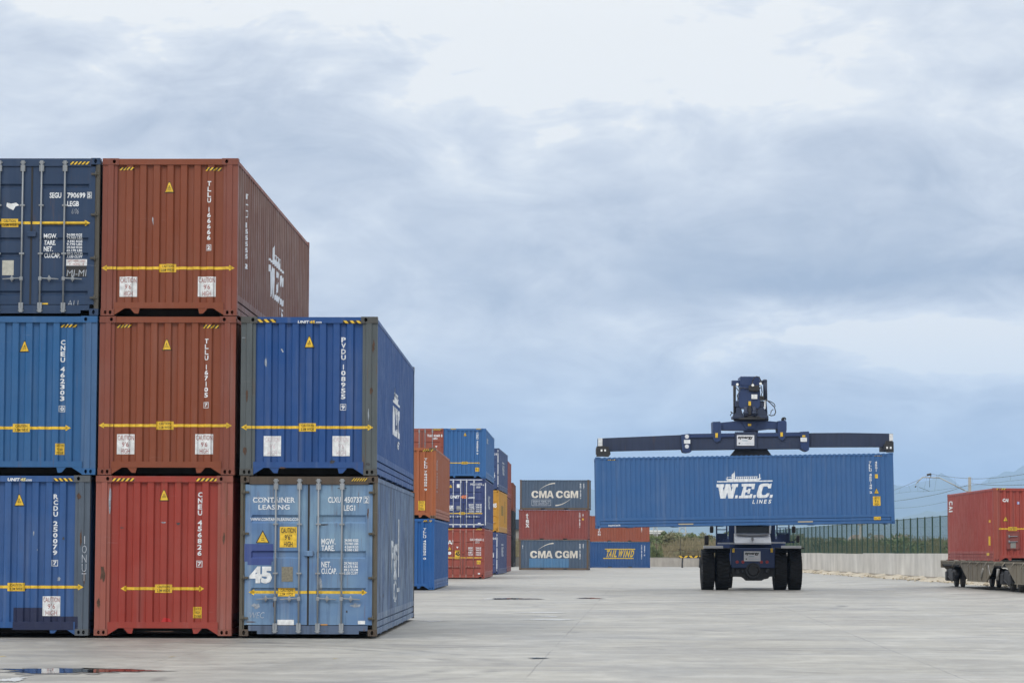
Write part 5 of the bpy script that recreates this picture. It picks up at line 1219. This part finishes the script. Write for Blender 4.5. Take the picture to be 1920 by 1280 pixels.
# ---------------------------------------------------------------- plants beyond the walls
def leafmat(name,c1,c2):
    m,t,b=mat(name); L=t.links; g=N(t,'ShaderNodeNewGeometry'); n=N(t,'ShaderNodeTexNoise',inp={'Scale':1.6,'Detail':4,'Roughness':.7}); L.new(g.outputs['Position'],n.inputs['Vector'])
    r1=N(t,'ShaderNodeMapRange',inp={1:.35,2:.65,3:0,4:1}); L.new(n.outputs['Fac'],r1.inputs[0]); x=N(t,'ShaderNodeMix',data_type='RGBA'); x.inputs[6].default_value=(*c1,1); x.inputs[7].default_value=(*c2,1); L.new(r1.outputs[0],x.inputs[0]); L.new(x.outputs[2],b.inputs['Base Color']); b.inputs['Roughness'].default_value=.7
    return m
M_bush=[leafmat('green_leaves',(.085,.125,.045),(.19,.22,.085)),leafmat('olive_leaves',(.14,.145,.065),(.27,.25,.14)),leafmat('dry_leaves',(.15,.12,.06),(.23,.19,.10))]
M_bark=simple('bark',(.08,.06,.045),.9,var=.2)
def crown_mesh(seed,n,leaf,clumps=9,lean=.0):
    rnd=random.Random(seed); mb=MB(); cl=[]
    for i in range(clumps):
        a=rnd.uniform(0,6.28); rr=rnd.uniform(.1,.75)**.8; z=rnd.uniform(.25,1.0)*(1-.35*rr); cl.append((rr*math.cos(a)*.8,rr*math.sin(a)*.8,z,rnd.uniform(.16,.34)))
    for i in range(n):
        cx,cy,cz,cr=rnd.choice(cl); d_=Vector((rnd.gauss(0,1),rnd.gauss(0,1),rnd.gauss(0,1))).normalized()*cr*rnd.uniform(.55,1.15)
        p=Vector((cx,cy,cz))+Vector((d_.x,d_.y,d_.z*.75)); p.z=max(p.z,.02)
        q=Matrix.Rotation(rnd.uniform(0,6.28),3,'Z')@Matrix.Rotation(rnd.uniform(.2,2.9),3,'X'); l=leaf*rnd.uniform(.6,1.4)
        mb.face([p+q@Vector(v)*l for v in ((-.35,0,0),(0,-.5,.1),(.35,0,0),(0,.9,0))])
    return mb.mesh('crown')
def stems_mesh(seed):
    rnd=random.Random(seed); mb=MB()
    for i in range(6):
        a=rnd.uniform(0,6.28); p=Vector((0,0,-.08)); 
        for k in range(3):
            q=p+Vector((math.cos(a)*.14,math.sin(a)*.14,.24)); mb.cyl(p,q,.03*(1-.28*k),.03*(1-.28*(k+1)),n=5,caps=False); p=q; a+=rnd.uniform(-.5,.5)
    return mb.mesh('stems')
crowns=[crown_mesh(100+i,1500,.085,8+i) for i in range(5)]; stems=[stems_mesh(i) for i in range(3)]
rnd=random.Random(21)
def bush(x,y,z,w_,h_,mi,label,group,name='bush'):
    o=link(bpy.data.objects.new(name,None)); o.location=(x,y,z); o.rotation_euler=(0,0,rnd.uniform(0,6.28)); tag(o,label,'bush',group); WM[o]=Matrix.Translation((x,y,z))
    for nm,me,m in (('foliage',rnd.choice(crowns),M_bush[mi]),('stems',rnd.choice(stems),M_bark)):
        c_=mesh_obj(nm,me,m,o); c_.scale=(w_,w_,h_)
# bank of earth behind the far wall and to the right behind the fence
def bank(name,label,x0,x1,y0,y1,hf,m):
    nx,ny=40,14; mb=MB(); V={}
    for i in range(nx+1):
        for j in range(ny+1):
            x=x0+(x1-x0)*i/nx; y=y0+(y1-y0)*j/ny; V[i,j]=mb.bm.verts.new((x,y,hf(x,y,i/nx,j/ny)))
    for i in range(nx):
        for j in range(ny): f=mb.bm.faces.new((V[i,j],V[i+1,j],V[i+1,j+1],V[i,j+1])); f.smooth=True
    o=mb.build(name,m); tag(o,label,None,None,'structure')
M_dry=simple('dry_earth',(.20,.165,.10),.95,var=.3,scale=.8)
bk=lambda x,y: -.05+2.3*min(1,max(0,(y-302)/20))+.25*math.sin(x*.31)+.15*math.sin(x*.9+y*.2)
bank('earth_bank','dry earth bank rising behind the far wall',-40,60,YB+.6,360,lambda x,y,a,b_:bk(x,y),M_dry)
br=lambda x,y: .0+1.7*min(1,max(0,(x-24)/5))+.15*math.sin(y*.2)
bank('earth_verge','scrubby earth verge behind the green fence',XW+.4,75,104,YB+.5,lambda x,y,a,b_:br(x,y),M_dry)
# dry brush: uncountable
def blades(name,label,spots,n,m,h0,h1,seed):
    rr=random.Random(seed); mb=MB()
    for i in range(n):
        x,y,z=spots(rr); h=rr.uniform(h0,h1); w_=rr.uniform(.02,.05); a=rr.uniform(0,3.14); dx,dy=math.cos(a)*w_,math.sin(a)*w_; lx,ly=rr.uniform(-.25,.25)*h,rr.uniform(-.25,.25)*h
        mb.face([(x-dx,y-dy,z-.05),(x+dx,y+dy,z-.05),(x+lx+dx*.3,y+ly+dy*.3,z+h),(x+lx-dx*.3,y+ly-dy*.3,z+h)])
    o=mb.build(name,m); tag(o,label,None,None,'stuff')
def sp1(rr):
    x=rr.uniform(-3,34); y=rr.uniform(YB+7,324); return x,y,bk(x,y)
blades('dry_brush','tall dry brush covering the bank behind the far wall',sp1,26000,leafmat('straw',(.16,.14,.065),(.30,.25,.15)),.35,.95,3)
def sp2(rr):
    y=rr.uniform(130,296); x=XW+.6+rr.expovariate(.22); return x,y,br(x,y)
blades('dry_brush','dry grass and weeds on the verge behind the green fence',sp2,42000,leafmat('weeds',(.10,.105,.045),(.22,.19,.10)),.3,1.0,4)
# bushes
GB='bushes on the bank behind the far wall'
for i in range(26):
    px=1205+i*4.7+rnd.uniform(-2,2); y=rnd.uniform(322,336); x=(px-960)*y/F; top=(1001,995,998)[i%3]+rnd.uniform(-4,5)
    if 1218<px<1246: top+=8
    zt=EYE+(1032-top)*y/F; zb=bk(x,y); bush(x,y,zb-.3,rnd.uniform(1.2,2.0),max(.8,zt-zb+.3),i%2 if px>1250 else 0,'leafy green bush along the top of the dry bank',GB)
for i in range(14):
    px=1220+i*7+rnd.uniform(-3,3); y=rnd.uniform(305,316); x=(px-960)*y/F; bush(x,y,bk(x,y)-.2,rnd.uniform(.8,1.3),rnd.uniform(.7,1.3),2 if i%4 else 1,'low dry brown bush on the slope behind the far wall','low dry bushes on the slope')
bush(*[v for v in ((1232-960)*303/F,303,-.1)],1.0,3.0,0,'dark green upright bush beside the blue container lettered TAILWIND',None); bush((1222-960)*304/F,304,-.1,1.1,3.2,0,'tallest dark green bush at the corner behind the blue container',None)
for i in range(70):
    y=150+i*3.4+rnd.uniform(-1,1); x=XW+2.5+rnd.uniform(0,6)+(i%4)*2.2; zb=br(x,y); zt=EYE+(1034-(1002+rnd.uniform(-6,8)))*y/F
    bush(x,y,zb-.2,rnd.uniform(1.1,2.2),max(.7,zt-zb),(0,1,1,2)[i%4],'scrubby olive bush growing behind the green fence','scrub bushes behind the green fence')
# far scrub belt on the plain
def sp3(rr):
    y=rr.uniform(380,800); x=rr.uniform(-.02,.25)*y; return x,y,-.3
blades('far_scrub','far belt of scrub on the plain',sp3,24000,M_bush[1],1.2,3.4,8)

# warehouse and small far structures
r=root('warehouse',Matrix.Translation(((1226-960)*900/F,900,0)),'far white roofed warehouse with a brown gable behind the bank','warehouse')
YWh=900
def X(px): return (px-960)*YWh/F-(1226-960)*YWh/F
def Z(py): return EYE+(1034.6-py)*YWh/F
m=MB(); m.prism([(X(1150),-.3),(X(1238),-.3),(X(1238),Z(1000)),(X(1150),Z(1000))],'y',0,30); m.build('wall',simple('pale_wall',(.42,.37,.30),.8,var=.1,scale=.1),r)
m=MB(); m.prism([(X(1238),-.3),(X(1249.5),-.3),(X(1249.5),Z(1000)),(X(1245.5),Z(994)),(X(1238),Z(1000))],'y',-.5,30); m.build('gable_wall',simple('brown_wall',(.33,.25,.19),.8),r)
m=MB(); m.prism([(X(1150),Z(1000.2)),(X(1238.5),Z(1000.2)),(X(1245.5),Z(993.6)),(X(1150),Z(993.2))],'y',-.8,30.5); m.build('roof',simple('white_roof',(.75,.74,.71),.6),r)
def house(px,py,w_,d_,Y,lab,wc,rc):
    x=(px-960)*Y/F; z=EYE+(1034.6-py)*Y/F; r=root('house',Matrix.Translation((x,Y,0)),lab,'house')
    m=MB(); m.box(-w_/2,w_/2,0,d_,-.3,z-1.5); m.build('wall',simple('house_wall',wc,.8),r)
    m=MB(); m.prism([(-w_/2-.4,z-1.5),(w_/2+.4,z-1.5),(w_*.25,z),(-w_*.25,z)],'y',-.4,d_+.4); m.build('roof',simple('house_roof',rc,.8),r)
    m=MB(); m.box(-w_*.3,-w_*.12,-.05,-.005,z-4,z-2.6); m.build('window',M_glass,r)
house(1690,1001,4.5,6,750,'far pink walled house seen through the green fence',(.5,.42,.36),(.42,.33,.27))
house(1608,1001,4,6,780,'far pale cottage seen through the left part of the green fence',(.5,.47,.42),(.4,.3,.24))
house(1648,1001,3.5,6,700,'far small house seen through the middle of the green fence',(.46,.42,.36),(.36,.31,.27))
house(968.5,974,7,6,420,'dark roofed shed glimpsed in the gap between the far stacks',(.3,.28,.25),(.04,.06,.09))
def pylon(px,py,Y,lab,hw_=.9):
    x=(px-960)*Y/F; z=EYE+(1034.6-py)*Y/F; r=root('pylon',Matrix.Translation((x,Y,0)),lab,'pylon','power line pylons beyond the bank')
    m=MB()
    for s_ in (-1,1):
        m.cyl((s_*hw_,0,-.3),(s_*hw_*.7,0,z),.12,.09,6)
    n=6
    for k in range(n):
        a=z*k/n; b=z*(k+1)/n; m.cyl((-hw_,0,a),(hw_,0,b),.05,n=4); m.cyl((hw_,0,a),(-hw_,0,b),.05,n=4)
    m.build('frame',M_galv,r); m=MB(); m.box(-hw_*2.4,hw_*2.4,-.1,.1,z-1.6,z-1.4); m.build('crossarm',M_galv,r)
pylon(1280,984,500,'twin legged grey pylon above the green bushes left of the reach stacker',.75); pylon(1229,984,560,'thin grey pylon in front of the far warehouse',.5)
p_=P(1614,979,330); r=root('light_mast',Matrix.Translation((p_.x,330,0)),'pale leaning lighting mast behind the green fence','mast')
m=MB(); m.cyl((p_.x-.25,330,-.3),(p_.x,330,p_.z),.22,.14,8); m.build('pole',M_mast,r,world=True); m=MB(); m.box(p_.x-.5,p_.x+.5,329.8,330.2,p_.z-.3,p_.z); m.build('lamp_bar',M_mast,r,world=True)

# ---------------------------------------------------------------- hills
def ridge(name,label,Yr,prof,seed,col_):
    rr=random.Random(seed); mb=MB(); nx=160; rows=((0,0),(.35,.42),(.62,.75),(.85,.93),(1,1),(1.3,.8),(1.9,.3),(2.4,0)); V={}
    ph=[rr.uniform(0,6.28) for _ in range(6)]
    for i in range(nx+1):
        px=-700+i*(3300/nx); base=interp(prof,px); x=(px-960)*Yr/F
        h=(1034.6-base)*Yr/F+ sum(30/(k+1)*math.sin(px*.013*(k+1)*1.7+ph[k]) for k in range(6))*Yr/16000
        for j,(a,b) in enumerate(rows):
            V[i,j]=mb.bm.verts.new((x*(1+.05*a),Yr+a*1500,-.4+h*b*(1 if b in(0,1) else 1+.12*math.sin(px*.05+j*2))))
    for i in range(nx):
        for j in range(len(rows)-1): f=mb.bm.faces.new((V[i,j],V[i+1,j],V[i+1,j+1],V[i,j+1])); f.smooth=True
    o=mb.build(name,simple('hill_cover',col_,.95,var=.25,scale=.003)); tag(o,label,None,None,'structure')
ridge('hills','far blue mountain range on the horizon',15500,[(-700,960),(300,945),(960,940),(1118,921),(1400,915),(1680,905),(1740,898),(1790,882),(1830,883),(1860,884),(1890,876),(1925,872),(2200,865),(2600,900)],3,(.10,.13,.10))
ridge('hills','nearer lower range of blue hills',10500,[(-700,1000),(960,985),(1118,975),(1500,968),(1700,955),(1800,948),(1925,940),(2600,930)],5,(.10,.13,.09))
# ---------------------------------------------------------------- air
mb=MB(); mb.box(-14000,14000,-400,19800,-1.4,620)
hz=bpy.data.materials.new('air'); hz.use_nodes=True; t=hz.node_tree; t.nodes.clear(); o_=t.nodes.new('ShaderNodeOutputMaterial'); v_=t.nodes.new('ShaderNodeVolumePrincipled')
v_.inputs['Color'].default_value=(.47,.68,1.0,1); v_.inputs['Density'].default_value=7.5e-5; v_.inputs['Anisotropy'].default_value=0.2
t.links.new(v_.outputs[0],o_.inputs['Volume'])
o=mb.build('haze',hz); tag(o,'pale blue haze over the plain',None,None,'stuff')
